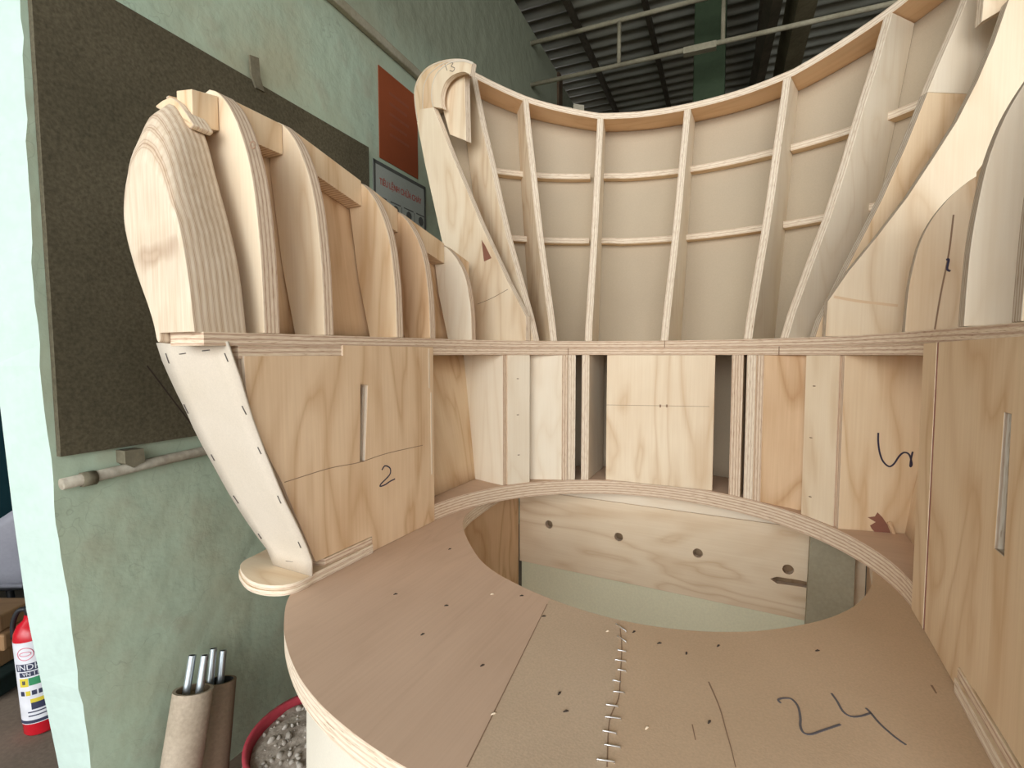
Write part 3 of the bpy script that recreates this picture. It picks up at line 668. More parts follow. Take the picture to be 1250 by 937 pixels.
# outer skin of the lower arm and of the upper arm
UPO = [(1.034, 0.494), (1.15, 0.512), (1.30, 0.534), (1.40, 0.540)]
def arm_top(v): return lerp([(0.40, 1.372), (0.498, 1.390), (0.60, 1.388), (0.775, 1.345), (0.88, 1.316), (1.048, 1.276), (1.2, 1.235)], v)
RIBV = {-1: [0.498, 0.600, 0.776, 0.882, 1.048], 1: [0.50, 0.607, 0.752, 1.03]}
PRF = [(0, 0), (0.15, 0.001), (0.3, 0.003), (0.45, 0.008), (0.58, 0.0145), (0.70, 0.0255), (0.80, 0.040), (0.88, 0.056), (0.94, 0.073), (0.98, 0.090), (1.0, 0.107)]
for sg in (-1, 1):
    rows = []
    for k in range(9):
        w = k / 8; row = []
        for j in range(16):
            v = 0.425 + (1.16 - 0.425) * j / 15; z0_ = RAIL - droop(sg, v - VC); z = z0_ + (arm_top(v) - 0.012 - z0_) * w
            row.append(Vector((sg * (lerp(UPO, z) + 0.006 + max(0, v - 1.05) * 0.1), v - VC, z)))
        rows.append(row)
    sheet('arm_outer_skin', rows, 0.006, M['ply_warm'], M['edge'], chair)
    rows = []
    for k in range(8):
        z = SHELF + 0.001 + (RAIL0 - SHELF - 0.002) * k / 7
        rows.append([Vector((sg * (0.452 + 0.040 * k / 7 + 0.0), g_front(z) + 0.022 + (1.2 - g_front(z) - 0.022) * j / 9 - VC, z)) for j in range(10)])
    sheet('arm_lower_skin', rows, 0.006, M['ply_mid'], M['edge'], chair)
    rib_objs = []
    for idx, v in enumerate(RIBV[sg]):
        rb_ = RAIL - droop(sg, v - VC); H = arm_top(v) - rb_; base = 0.4155
        inner = [(base + d, rb_ + 0.0003 + w * H) for w, d in PRF]
        inner = [(p.x, p.y) for p in catmull([Vector((*q, 0)) for q in inner], 3)]
        zt = inner[-1][1]
        outer = [(lerp(UPO, zt - 0.006) , zt - 0.004), (lerp(UPO, 1.3 if zt > 1.3 else zt - 0.03), 1.3 if zt > 1.3 else zt - 0.03), (lerp(UPO, 1.15), 1.15), (lerp(UPO, 1.034) - 0.01, rb_ + 0.0003)]
        fm = [M['ply_pale'], M['ply_pale'], M['ply_mid'], M['ply_warm'], M['ply_cream']][idx] if sg < 0 else [M['ply_cream'], M['ply_pale'], M['ply_cream'], M['ply_pale']][idx]
        th = 0.026 if (sg < 0 and idx == 0) else 0.020
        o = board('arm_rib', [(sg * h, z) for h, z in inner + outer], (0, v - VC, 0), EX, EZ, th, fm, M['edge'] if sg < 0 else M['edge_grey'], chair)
        rib_objs.append(o)
    # boards along the top between the ribs
    vs = [0.432] + RIBV[sg] + [1.155]
    for i in range(len(vs) - 1):
        a, b = vs[i] + (0.001), vs[i + 1] - 0.021
        if i == 0: b = vs[1] - 0.027
        secs = []
        for k in range(5):
            v = a + (b - a) * k / 4; z1 = arm_top(v) - 0.004; h1 = lerp(UPO, z1) - 0.002
            secs.append([Vector((sg * (h1 - 0.036), v - VC, z1 - 0.055)), Vector((sg * h1, v - VC, z1 - 0.055)), Vector((sg * h1, v - VC, z1)), Vector((sg * (h1 - 0.036), v - VC, z1 - 0.006))])
        strip('arm_top_block', secs, M['edge'], M['ply_mid'], chair)
ribbon('knot', catmull([onpl(308 + 3 * math.cos(a), 177 + 4 * math.sin(a), (0, 0.478), (0, 1)) for a in [i * 0.9 for i in range(8)]], 2), (0, -1, 0), 0.0015, M['redbrown'], chair.children[0], 0.0008) if False else None
# laminated rounded arm posts, sanded to a swelling shape
BZ = RAIL - 0.0055
secs_post = [
 (0.374, [(-0.647, BZ), (-0.655, 1.092), (-0.668, 1.152), (-0.689, 1.204), (-0.714, 1.238), (-0.742, 1.250), (-0.768, 1.232), (-0.782, 1.204), (-0.783, 1.168), (-0.761, 1.11), (-0.730, 1.047), (-0.721, 1.019), (-0.7135, 1.019), (-0.713, BZ)]),
 (0.3765, [(-0.642, BZ), (-0.6505, 1.094), (-0.664, 1.156), (-0.686, 1.212), (-0.712, 1.252), (-0.745, 1.268), (-0.776, 1.248), (-0.792, 1.212), (-0.792, 1.170), (-0.768, 1.11), (-0.733, 1.047), (-0.722, 1.018), (-0.7130, 1.018), (-0.7125, BZ)]),
 (0.384, [(-0.6415, BZ), (-0.650, 1.097), (-0.664, 1.162), (-0.686, 1.224), (-0.711, 1.270), (-0.749, 1.293), (-0.786, 1.268), (-0.802, 1.222), (-0.801, 1.172), (-0.775, 1.11), (-0.736, 1.045), (-0.723, 1.017), (-0.7128, 1.017), (-0.7123, BZ)]),
 (0.398, [(-0.641, BZ), (-0.650, 1.104), (-0.665, 1.172), (-0.689, 1.238), (-0.713, 1.292), (-0.753, 1.326), (-0.794, 1.294), (-0.810, 1.232), (-0.807, 1.172), (-0.780, 1.11), (-0.737, 1.045), (-0.723, 1.017), (-0.7128, 1.017), (-0.7123, BZ)]),
 (0.420, [(-0.641, BZ), (-0.651, 1.110), (-0.669, 1.178), (-0.693, 1.246), (-0.716, 1.306), (-0.757, 1.350), (-0.796, 1.308), (-0.808, 1.238), (-0.803, 1.172), (-0.778, 1.11), (-0.737, 1.045), (-0.723, 1.017), (-0.7128, 1.017), (-0.7123, BZ)]),
 (0.446, [(-0.642, BZ), (-0.653, 1.112), (-0.672, 1.180), (-0.697, 1.248), (-0.719, 1.308), (-0.757, 1.354), (-0.788, 1.310), (-0.795, 1.240), (-0.788, 1.172), (-0.766, 1.11), (-0.732, 1.045), (-0.722, 1.017), (-0.7128, 1.017), (-0.7123, BZ)])]
for sg in (-1, 1):
    bm = bmesh.new(); R_ = []
    for v, prof in secs_post:
        c = catmull([Vector((-sg * (u - UC), v - VC - (0.06 if sg > 0 else 0), z)) for u, z in prof], 4)
        R_.append([bm.verts.new(q) for q in c])
    for a, b in zip(R_, R_[1:]):
        for k in range(len(a)):
            f = bm.faces.new([a[k], a[(k + 1) % len(a)], b[(k + 1) % len(b)], b[k]]); f.smooth = True
    bm.faces.new(R_[0]); bm.faces.new(R_[-1][::-1])
    bmesh.ops.recalc_face_normals(bm, faces=bm.faces)
    po = finish('arm_post', bm, [M['sculpt']], chair)
    es = po.modifiers.new('edges', 'EDGE_SPLIT'); es.split_angle = math.radians(38)
    po['label'] = 'thick sanded laminated front post'
    bm = bmesh.new()
    pr = [(-0.745, 0.428, 1.352), (-0.778, 0.428, 1.345), (-0.735, 0.428, 1.325), (-0.712, 0.448, 1.31), (-0.735, 0.455, 1.37), (-0.768, 0.455, 1.372)]
    poly = [(sg * q.x * -1 if sg > 0 else q.x, q.z) for q in (onpl(x, y, (0, 0.428), (0, 1)) for x, y in ((193, 132), (202, 125), (213, 120), (222, 126), (232, 140), (241, 154), (236, 159), (226, 147), (208, 140)))]
    bm.free()
    board('post_wedge', poly, (0, 0.452 - VC - (0.06 if sg > 0 else 0), 0), EX, EZ, 0.030, M['ply_mid'], M['edge_pale'], chair, bevel=0.003)

# ---- back ribs
def rib_pts(inn, z0, z1, n=14):
    return [(inn(z0 + (z1 - z0) * i / n), z0 + (z1 - z0) * i / n) for i in range(n + 1)]
def back_rib(t, dirv, inn, zt, fm, em, th=0.018, z0=RAIL + 0.0003, d_skin=-0.004, name='back_rib', nn=1):
    p = cur(t); ex = Vector((dirv.x, dirv.y, 0)).normalized(); en = ex.cross(EZ)
    inner = rib_pts(inn, z0, zt); outer = rib_pts(lambda z: s_out(z) + d_skin, z0, zt)[::-1]
    return board(name, inner + outer, P3(p, 0) - en * th / 2, ex, EZ, th, fm, em, chair)
RT = {}
for nm, x in (('R1', 656), ('R2', 676), ('R3', 718), ('R4', 811), ('R5', 913), ('R6', 957), ('R7', 994)): RT[nm] = tx(x, 1.036)
RT['R1'] = -0.80; RT['R7'] = 0.80
RD = {'R1': -59, 'R2': -39, 'R3': -12.7, 'R4': 0, 'R5': 12.7, 'R6': 38, 'R7': 59}
def dv(deg): return Vector((math.sin(math.radians(deg)), math.cos(math.radians(deg))))
for nm in ('R1', 'R2', 'R3', 'R4', 'R5', 'R6'):
    t = RT[nm]
    back_rib(t, dv(RD[nm]), s_in, ztop(t) - 0.0183, {'R1': M['ply_pale'], 'R2': M['ply_pale'], 'R6': M['ply_cream']}.get(nm, M['ply_cream']), M['edge_pale'])
o = back_rib(RT['R7'], dv(RD['R7']), s_in, 1.50, M['ply_mid'], M['edge_grey']); o['label'] = 'warmer toned lower half of a spliced rib'
p7 = cur(RT['R7']); ex7 = Vector((*dv(RD['R7']), 0)); en7 = ex7.cross(EZ)
inn7 = rib_pts(s_in, 1.5004, ztop(0.8) - 0.0183); out7 = rib_pts(lambda z: s_out(z) - 0.004, 1.5004, ztop(0.8) - 0.0183)[::-1]
board('rib_extension', inn7 + out7, P3(p7, 0) - en7 * 0.009, ex7, EZ, 0.018, M['ply_cream'], M['edge_pale'], o)
# fibreboard skin of the back
TT = [-0.845 + 1.69 * i / 80 for i in range(81)]
rows = []
NR_ = 26
for k in range(NR_ + 1):
    row = []
    for t in TT:
        zt = ztop(t) - 0.02; z = SHELF + 0.001 + (zt - SHELF - 0.001) * k / NR_
        row.append(P3(cur(t) + ndir(t) * s_out(z), z))
    rows.append(row)
sheet('back_skin', rows, 0.005, M['skin'], M['edge'], chair)
for sg in (-1, 1):
    rows = []
    for k in range(6):
        z = SHELF + 0.001 + (RAIL0 - SHELF - 0.002) * k / 5
        rows.append([P3(cur(sg * (0.89 + 0.4 * j / 10)) + ndir(sg * (0.89 + 0.4 * j / 10)) * (s_out(z) + (0.03 - s_out(z) + 0.07) * (j / 10) * 0.6), z) for j in range(11)])
    sheet('niche_back', rows, 0.005, M['ply_mid'], M['edge'], chair)
# top board
T2 = [-0.835 + 1.67 * i / 60 for i in range(61)]
secs = []
for t in T2:
    zt = ztop(t); nn = ndir(t); a, b = s_in(zt) - 0.002, s_out(zt) + 0.004
    secs.append([P3(cur(t) + nn * a, zt - 0.018), P3(cur(t) + nn * b, zt - 0.018), P3(cur(t) + nn * b, zt), P3(cur(t) + nn * a, zt)])
strip('top_board', secs, M['ply_bounce_warm'], M['edge_pale'], chair)
# two rows of slats between neighbouring ribs
order = ['R0', 'R1', 'R2', 'R3', 'R4', 'R5', 'R6', 'R7']; RT['R0'] = -0.87
for zc in (1.537, 1.328):
    for a, b in zip(order[1:], order[2:]):
        ta, tb = RT[a], RT[b]; pad = 0.006 if abs(tb - ta) < 0.17 else 0.020; secs = []
        for k in range(9):
            t = ta + pad + (tb + (0.022 if a == 'R1' else 0.0) - ta - 2 * pad) * k / 8; nn = ndir(t); z = zc + 0.012 * (-t) * (1 if abs(t) > 0.4 else 0.5)
            s = s_out(z) - 0.003
            secs.append([P3(cur(t) + nn * (s - 0.030), z), P3(cur(t) + nn * s, z), P3(cur(t) + nn * s, z + 0.017), P3(cur(t) + nn * (s - 0.030), z + 0.017)])
        strip('back_slat', secs, M['ply_mid'], M['edge_pale'], chair)

# ---- wing boards at both ends of the back
t0 = tx(642, 1.09); p0 = cur(t0); nL = Vector((dL.y, -dL.x))        # plane of the left wing board
exL = Vector((dL.x, dL.y, 0))
def on0(x, y, back=0.0):
    q = p0 + Vector((-nL.x, -nL.y)) * 0 + (nL if nL.y > 0 else -nL) * back
    P = onpl(x, y, (q.x, q.y + VC), (nL.x, nL.y)); d = Vector((P.x - p0.x, P.y - p0.y))
    return (d.dot(dL), P.z)
enL = exL.cross(EZ)                                             # board thickness direction
backw = 1 if enL.y > 0 else -1
def wing_board(name, poly, depth0, th, fm, em, sg, **kw):
    """poly in (out, z) of the wing plane, front face depth0 behind the plane; sg=-1 left, +1 mirrored right"""
    ex = Vector((-sg * exL.x, exL.y, 0)); en = ex.cross(EZ); bw = 1 if en.y > 0 else -1
    O = Vector((-sg * p0.x, p0.y, 0)) + en * bw * depth0 - (en * th if bw < 0 else Vector((0, 0, 0)))
    return board(name, poly, O, ex, EZ, th, fm, em, chair, **kw)
rgt = [(643, 412), (642, 386), (620, 344), (587, 273), (569, 230), (553, 192), (545, 172), (536, 148), (529, 131)]
lft = [(513, 133), (509, 150), (519, 202), (530, 252), (541, 301), (554, 356), (567, 412)]
w0 = [on0(*q) for q in rgt]; w0 = [(max(0.0, w0[0][0]), RAIL + 0.0004)] + w0[1:]
w1 = [on0(*q) for q in lft]; w1 = w1[:-1] + [(w1[-1][0], RAIL + 0.0004)]
wl = wing_board('wing_board', w0 + w1, 0.0, 0.018, M['ply_pale'], M['edge_pale'], -1)
wl['label'] = 'pale wing board at the left end of the back'
# red-brown patch and joint of the left wing board
def on0p(x, y):
    a, z = on0(x, y); return Vector((p0.x + dL.x * a, p0.y + dL.y * a, z))
NW = Vector((nL.x, nL.y, 0)); NW = NW if NW.y < 0 else -NW
def patch(name, pts, nrm, mat, parent, lift=0.0006):
    bm = bmesh.new(); f1 = [bm.verts.new(p + nrm * lift) for p in pts]; b1 = [bm.verts.new(p) for p in pts]
    bm.faces.new(f1)
    for i in range(len(pts)): bm.faces.new([f1[i], f1[(i + 1) % len(pts)], b1[(i + 1) % len(pts)], b1[i]])
    bmesh.ops.recalc_face_normals(bm, faces=bm.faces); return finish(name, bm, [mat], parent)
patch('veneer_patch', [on0p(*q) for q in ((588, 293), (592, 299), (600, 315), (591, 319))], NW, M['redbrown'], wl)
ribbon('joint_line', [on0p(*q) for q in ((583, 371), (600, 364), (620, 353))], NW, 0.0012, M['seam'], wl, 0.0005)
# right wing board: own inner edge, same outer edge
wr_in = [(0.0, RAIL + 0.0004), (0.002, 1.10), (0.035, 1.155), (0.081, 1.219), (0.125, 1.285), (0.162, 1.35), (0.196, 1.412), (0.223, 1.476), (0.245, 1.54), (0.262, 1.605), w0[-1]]
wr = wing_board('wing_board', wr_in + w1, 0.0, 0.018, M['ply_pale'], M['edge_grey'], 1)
wr['label'] = 'broad pale wing board at the right end of the back'
pR = Vector((-p0.x, p0.y)); 
def onRp(x, y): return onpl(x, y, (pR.x, pR.y + VC), (tgR.x, tgR.y))
ribbon('joint_line', [onRp(*q) for q in ((1018, 362), (1045, 367), (1070, 370), (1096, 373))], NR, 0.005, M['ply_panel'], wr, 0.0005)
# arch: three stepped layers at the top of each wing board
outer3 = [(509, 148), (506, 126), (505.6, 110), (510, 96), (520, 83), (534, 75.6), (549, 72), (565.6, 72), (576.4, 75.6)]
outer2 = [(515, 134), (515, 123), (516, 105.6), (522, 91), (531, 82.5), (542, 75.6), (553, 73.3), (566, 73), (576.4, 76.3)]
outer1 = [(528, 130), (526, 120), (526.5, 105.6), (531, 91), (539, 81.6), (549, 75.6), (557, 74), (566, 74), (576.4, 77)]
innerA = [(574, 91), (565.6, 87.6), (553.6, 91), (544, 99.6), (539, 111.6), (538, 123.6), (540, 132)]
def archpoly(out, back):
    a = [on0(*q, back) for q in out]; b = [on0(*q, back) for q in innerA]
    a = [(p.x, p.y) for p in catmull([Vector((*q, 0)) for q in a], 4)]; b = [(p.x, p.y) for p in catmull([Vector((*q, 0)) for q in b], 4)]
    return a + b
for sg in (-1, 1):
    ao = None
    for out, back, fm_ in ((outer1, 0.002, M['ply_pale']), (outer2, 0.018, M['ply_panel']), (outer3, 0.034, M['ply_mid'])):
        q = wing_board('wing_arch', archpoly(out, back), back, 0.016, fm_, M['edge_pale'], sg, bevel=0.0022)
        if ao is None: ao = q
    inf = [on0(*q, 0.03) for q in ((538, 124), (538, 112), (543, 99), (553, 90), (565, 86), (567, 88), (569, 172), (549, 164))]
    wing_board('wing_infill', inf, 0.03, 0.020, M['ply_pale'], M['edge_pale'], sg)
    if sg < 0:
        def on0q(x, y):
            a, z = on0(x, y, 0.002); bq = (nL if nL.y > 0 else -nL) * 0.002
            return Vector((p0.x + dL.x * a + bq.x, p0.y + dL.y * a + bq.y, z))
        for outl, bk_ in ((outer1, 0.0018), (outer2, 0.0178), (outer3, 0.0338)):
            def onb(x, y):
                a, z = on0(x, y, bk_); bq = (nL if nL.y > 0 else -nL) * bk_
                return Vector((p0.x + dL.x * a + bq.x, p0.y + dL.y * a + bq.y, z))
            ribbon('glue_line', [onb(x + 1.2, y + 1.0) for x, y in outl], NW, 0.0026, M['card'], ao, 0.0008)
        for s in ([(543, 78), (546, 86)], [(549, 77), (553, 77), (551, 81), (555, 83), (553, 87), (549, 86)]):
            ribbon('pencil_mark', [on0q(*q) for q in s], NW, 0.0016, M['graphite'], ao, 0.0006)
lr = [o for o in chair.children if o.name.startswith('arm_rib')][0]
ribbon('knot', [onpl(309 + 3.0 * math.cos(i * 0.8), 177 + 4.2 * math.sin(i * 0.8), (0, 0.472), (0, 1)) for i in range(9)], (0, -1, 0), 0.0022, M['seam'], lr, 0.0007)
# small ink mark on the rear right arm rib
vA = RIBV[1][-1] - 0.020
ribbon('ink_mark', [onpl(x, y, (0, vA), (0, 1)) for x, y in ((1155, 317), (1158, 317), (1156, 328), (1160, 331))], (0, -1, 0), 0.003, M['pencil'], rib_objs[-1], 0.0006)
ribbon('ink_line', [onpl(x, y, (0, vA), (0, 1)) for x, y in ((1164, 262), (1158, 310), (1148, 360), (1141, 402))], (0, -1, 0), 0.0022, M['seam'], rib_objs[-1], 0.0005)

# ================================================================== THE WORKSHOP
WA = math.radians(23.1); WD = Vector((math.sin(WA), math.cos(WA), 0)); WN = Vector((math.cos(WA), -math.sin(WA), 0)); DW = 1.10
def onwall(x, y, off=0.0):
    r = ray(x, y); k = -(DW - off) / r.dot(WN); return r * k + Vector((0, 0, CH))
def ws(x, y, off=0.0):
    P = onwall(x, y, off); return (P.dot(WD), P.z)
def WP(s, z, off=0.0): return WD * s - WN * (DW - off) + EZ * z

def wall_mat():
    m, nt, b = new_mat('old_green_plaster'); tc = N(nt, 'ShaderNodeTexCoord'); c = tc.outputs['Object']
    n1 = N(nt, 'ShaderNodeTexNoise'); n1.inputs['Scale'].default_value = 2.2; n1.inputs['Detail'].default_value = 7; n1.inputs['Roughness'].default_value = 0.6; nt.links.new(c, n1.inputs['Vector'])
    r = ramp(nt, [(0.3, (0.48, 0.61, 0.475)), (0.5, (0.46, 0.55, 0.415)), (0.68, (0.46, 0.47, 0.33))]); nt.links.new(n1.outputs[0], r.inputs[0])
    n2 = N(nt, 'ShaderNodeTexNoise'); n2.inputs['Scale'].default_value = 11; n2.inputs['Detail'].default_value = 6; nt.links.new(c, n2.inputs['Vector'])
    r2 = ramp(nt, [(0.56, (0, 0, 0)), (0.72, (1, 1, 1))]); nt.links.new(n2.outputs[0], r2.inputs[0])
    s = N(nt, 'ShaderNodeMath', operation='MULTIPLY'); s.inputs[1].default_value = 0.45; nt.links.new(r2.outputs[0], s.inputs[0])
    col = mix(nt, s.outputs[0], r.outputs[0], (0.42, 0.40, 0.29))
    # height: darker, greyer olive high up
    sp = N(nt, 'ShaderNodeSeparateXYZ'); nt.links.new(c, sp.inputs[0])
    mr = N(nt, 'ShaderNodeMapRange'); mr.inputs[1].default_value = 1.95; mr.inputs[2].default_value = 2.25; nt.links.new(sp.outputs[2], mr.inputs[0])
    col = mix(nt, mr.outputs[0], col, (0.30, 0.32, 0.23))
    v = N(nt, 'ShaderNodeTexVoronoi', feature='DISTANCE_TO_EDGE'); v.inputs['Scale'].default_value = 2.6
    nd = N(nt, 'ShaderNodeTexNoise'); nd.inputs['Scale'].default_value = 3.5; nd.inputs['Detail'].default_value = 4; nt.links.new(c, nd.inputs['Vector'])
    dm = N(nt, 'ShaderNodeVectorMath', operation='MULTIPLY_ADD'); dm.inputs[1].default_value = (0.9, 0.9, 0.9); nt.links.new(nd.outputs['Color'], dm.inputs[0]); nt.links.new(c, dm.inputs[2])
    nt.links.new(dm.outputs[0], v.inputs['Vector'])
    rv = ramp(nt, [(0.0, (1, 1, 1)), (0.004, (0, 0, 0))]); nt.links.new(v.outputs[0], rv.inputs[0])
    s2 = N(nt, 'ShaderNodeMath', operation='MULTIPLY'); s2.inputs[1].default_value = 0.25; nt.links.new(rv.outputs[0], s2.inputs[0])
    col = mix(nt, s2.outputs[0], col, (0.13, 0.14, 0.10))
    nt.links.new(col, b.inputs['Base Color']); b.inputs['Roughness'].default_value = 0.8; b.inputs['Specular IOR Level'].default_value = 0.25
    bp = N(nt, 'ShaderNodeBump'); bp.inputs['Strength'].default_value = 0.6; bp.inputs['Distance'].default_value = 0.014
    nt.links.new(n2.outputs[0], bp.inputs['Height']); nt.links.new(bp.outputs[0], b.inputs['Normal'])
    return m
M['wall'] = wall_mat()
M['jamb'] = mottled('lit_jamb_mint', (0.58, 0.71, 0.64), (0.54, 0.67, 0.60), scale=9, fine=60, fine_amt=0.03, bump=0.15)  # wall-end mint made lighter, daylight on the jamb is in the colour
M['concrete'] = mottled('worn_concrete', (0.30, 0.23, 0.175), (0.22, 0.17, 0.13), scale=4, fine=90, fine_amt=0.1, bump=0.1)
# left wall: slab with a ragged corner at the doorway
edge_px = [(24, -40), (26, 0), (30, 90), (34, 200), (39, 320), (47, 420), (55, 500), (63, 560), (67, 617), (75, 680), (85, 750), (97, 840), (111, 937), (122, 1010)]
fe = [ws(*q) for q in edge_px]; fe = [(fe[0][0] - 0.02, 2.92)] + fe + [(fe[-1][0], 0.0)]
back_px = [(-60, 0), (-45, 200), (-20, 400), (0, 495), (15, 620), (33, 750), (72, 937)]
be = sorted([(z, s) for s, z in (ws(x, y, -0.10) for x, y in back_px)])
fz = []
for s, z in fe: fz.append((s, z))
# refine with small ragged steps
rag = []
for (sa, za), (sb, zb) in zip(fz, fz[1:]):
    n_ = max(1, int(abs(za - zb) / 0.03))
    for k in range(n_):
        w = k / n_; rag.append((sa + (sb - sa) * w + random.uniform(-0.0022, 0.0022), za + (zb - za) * w))
rag.append(fz[-1])
bm = bmesh.new()
front = [bm.verts.new(WP(s, z)) for s, z in rag]; rear = [bm.verts.new(WP(lerp(be, z), z, -0.10)) for s, z in rag]
fr0, fr1 = bm.verts.new(WP(3.36, 0)), bm.verts.new(WP(3.36, 2.92)); rr0, rr1 = bm.verts.new(WP(3.36, 0, -0.10)), bm.verts.new(WP(3.36, 2.92, -0.10))
f = bm.faces.new(front + [fr0, fr1]); f = bm.faces.new((rear + [rr0, rr1])[::-1])
for a, b, c, d in zip(front, front[1:], rear[1:], rear):
    f = bm.faces.new([a, d, c, b]); f.material_index = 1
for q in ((front[0], fr1, rr1, rear[0]), (fr1, fr0, rr0, rr1), (fr0, front[-1], rear[-1], rr0)): bm.faces.new(q)
bmesh.ops.recalc_face_normals(bm, faces=bm.faces)
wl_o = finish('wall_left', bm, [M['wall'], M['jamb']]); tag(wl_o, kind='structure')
def wall_box(name, s0, s1, z0, z1, o0, o1, mat, kind='structure', bevel=0.0):
    bm = bmesh.new()
    v = [bm.verts.new(WP(s, z, o)) for s, z, o in ((s0, z0, o0), (s1, z0, o0), (s1, z0, o1), (s0, z0, o1), (s0, z1, o0), (s1, z1, o0), (s1, z1, o1), (s0, z1, o1))]
    for q in ((3, 2, 1, 0), (4, 5, 6, 7), (0, 1, 5, 4), (1, 2, 6, 5), (2, 3, 7, 6), (3, 0, 4, 7)): bm.faces.new([v[i] for i in q])
    bmesh.ops.recalc_face_normals(bm, faces=bm.faces)
    o = finish(name, bm, [mat], bevel=bevel)
    if kind: o['kind'] = kind
    return o
M['dusty_wall'] = mottled('dusty_grey_plaster', (0.24, 0.25, 0.18), (0.17, 0.17, 0.12), scale=2.5, fine=40, fine_amt=0.1, bump=0.1)
M['brown_iron'] = mottled('brown_rusty_iron', (0.13, 0.085, 0.05), (0.08, 0.055, 0.035), scale=12, fine=90, fine_amt=0.1)
wall_box('wall_left_rear', 3.44, 9.0, 0, 2.92, -0.10, -0.02, M['dusty_wall'])
wall_box('trim_1', 3.36, 3.44, 0, 2.92, -0.08, 0.015, M['brown_iron'])
# batten along the wall and pale ledge below it
s0_, z0_ = ws(405, -4); s1_, z1_ = ws(508, 92)
M['dusty_wood'] = mottled('dusty_pale_wood', (0.46, 0.42, 0.31), (0.36, 0.32, 0.22), scale=10, fine=120, fine_amt=0.1)
cb_ = wall_box('wall_batten', 0.55, 3.36, (z0_ + z1_) / 2 - 0.022, (z0_ + z1_) / 2 + 0.008, 0.0005, 0.022, M['dusty_wood'], None, 0.004)
tag(cb_, 'long dusty pale batten fixed high along the green wall', 'batten')
# floor
bm = bmesh.new(); boxbm(bm, (-6, -6, -0.1), (13, 13, 0.0)); fl = finish('floor', bm, [M['concrete']]); fl['kind'] = 'structure'
# blackboard and its two clips
M['slate'] = mottled('dusty_blackboard', (0.11, 0.094, 0.058), (0.175, 0.148, 0.095), scale=3.2, rough=0.7, fine=160, fine_amt=0.22, bump=0.12, stops=(0.3, 0.75))
q0 = ws(64, 560); q1 = ws(447, 181); sL0 = ws(33, 40)[0]
bl = [ws(29, 0)[0] + 0.004, ws(64, 560)[0] + 0.006]
bz0, bz1 = 0.818, ws(445, 180)[1]
bm = bmesh.new()
brd = [(bl[1], bz0), (2.30, bz0 + 0.0), (2.30 - 0.0, bz0), (ws(450, 250)[0], bz0), (ws(446, 181)[0], bz1), (bl[0], bz1)]
brd = [(bl[1], bz0), (ws(447, 240)[0], bz0), (ws(446, 181)[0], bz1), (bl[0], bz1)]
blk = empty('blackboard', WP(1.2, bz0, 0.0))
def wall_poly(name, pts, o0, o1, mat, parent=None, rootloc=None):
    bm = bmesh.new(); off = rootloc if rootloc is not None else Vector((0, 0, 0))
    a = [bm.verts.new(WP(s, z, o0) - off) for s, z in pts]; b = [bm.verts.new(WP(s, z, o1) - off) for s, z in pts]
    bm.faces.new(a); bm.faces.new(b[::-1])
    for i in range(len(pts)): bm.faces.new([a[i], a[(i + 1) % len(pts)], b[(i + 1) % len(pts)], b[i]])
    bmesh.ops.recalc_face_normals(bm, faces=bm.faces); return finish(name, bm, [mat], parent)
bo = blk.location.copy()
wall_poly('slate', brd, 0.001, 0.014, M['slate'], blk, bo)
M['clip'] = mottled('dusty_metal_clip', (0.25, 0.22, 0.15), (0.17, 0.15, 0.10), scale=20, fine=120)
def wpx(pts): return [ws(*q) for q in pts]
wall_poly('clip', wpx([(298, 69), (309, 73), (311, 96), (316, 114), (306, 109), (300, 93)]), 0.0145, 0.020, M['clip'], blk, bo)
wall_poly('clip', wpx([(141, 549), (164, 546), (166, 561), (152, 569), (142, 564)]), 0.0005, 0.030, M['clip'], blk, bo)
tag(blk, 'large dark dusty blackboard hung on the green wall behind the chair', 'blackboard')
# straight crack line on the board
ribbon('scratch', [WP(*ws(174, 446), 0.0142) - bo, WP(*ws(232, 522), 0.0142) - bo], WN, 0.003, M['dark'], blk, 0.0003)
# conduit pipe at the foot of the board
sa, za = ws(66, 592, 0.015); sb, zb = ws(240, 551, 0.015)
bm = bmesh.new(); pipe_z = (za + zb) / 2
M['chalky'] = mottled('chalky_conduit', (0.60, 0.56, 0.46), (0.36, 0.30, 0.22), scale=14, fine=80, fine_amt=0.15, bump=0.3)
tube_bm(bm, [WP(sa + 0.01 + (2.6 - sa) * i / 24, za + (zb - za) * min(1.0, ((2.6 - sa) * i / 24) / (sb - sa)) + random.uniform(-0.0015, 0.0015), 0.016) for i in range(25)], 0.0105, 10)
cp_ = finish('conduit_pipe', bm, [M['chalky']]); tag(cp_, 'chalky white conduit running along the wall below the blackboard', 'pipe')
bm = bmesh.new(); tube_bm(bm, [WP(sa + 0.04, za, 0.016), WP(sa + 0.062, za, 0.016)], 0.0135, 10); finish('coupling', bm, [M['clip']], cp_)
# orange poster and fire instructions
M['orange'] = mottled('orange_brown_paper', (0.34, 0.085, 0.032), (0.29, 0.07, 0.026), scale=6, rough=0.6, fine=200, fine_amt=0.04, bump=0.02)
M['paper'] = mottled('faded_grey_paper', (0.40, 0.42, 0.37), (0.36, 0.38, 0.33), scale=6, fine=200, fine_amt=0.04, bump=0.02)
M['red_ink'] = plain('faded_red_ink', (0.40, 0.07, 0.045)); M['line_ink'] = plain('dark_line_ink', (0.10, 0.10, 0.09)); M['yellow_ink'] = plain('yellow_ink', (0.42, 0.37, 0.04))
M['orange_line'] = plain('orange_brown_line', (0.31, 0.085, 0.038))
os0, os1 = ws(461.5, 110)[0], ws(509, 160)[0]; oz1 = (ws(461, 79)[1]); oz0 = (ws(464, 192)[1] + ws(509, 219)[1]) / 2
pr_ = empty('orange_poster', WP((os0 + os1) / 2, oz0, 0)); po_ = pr_.location.copy()
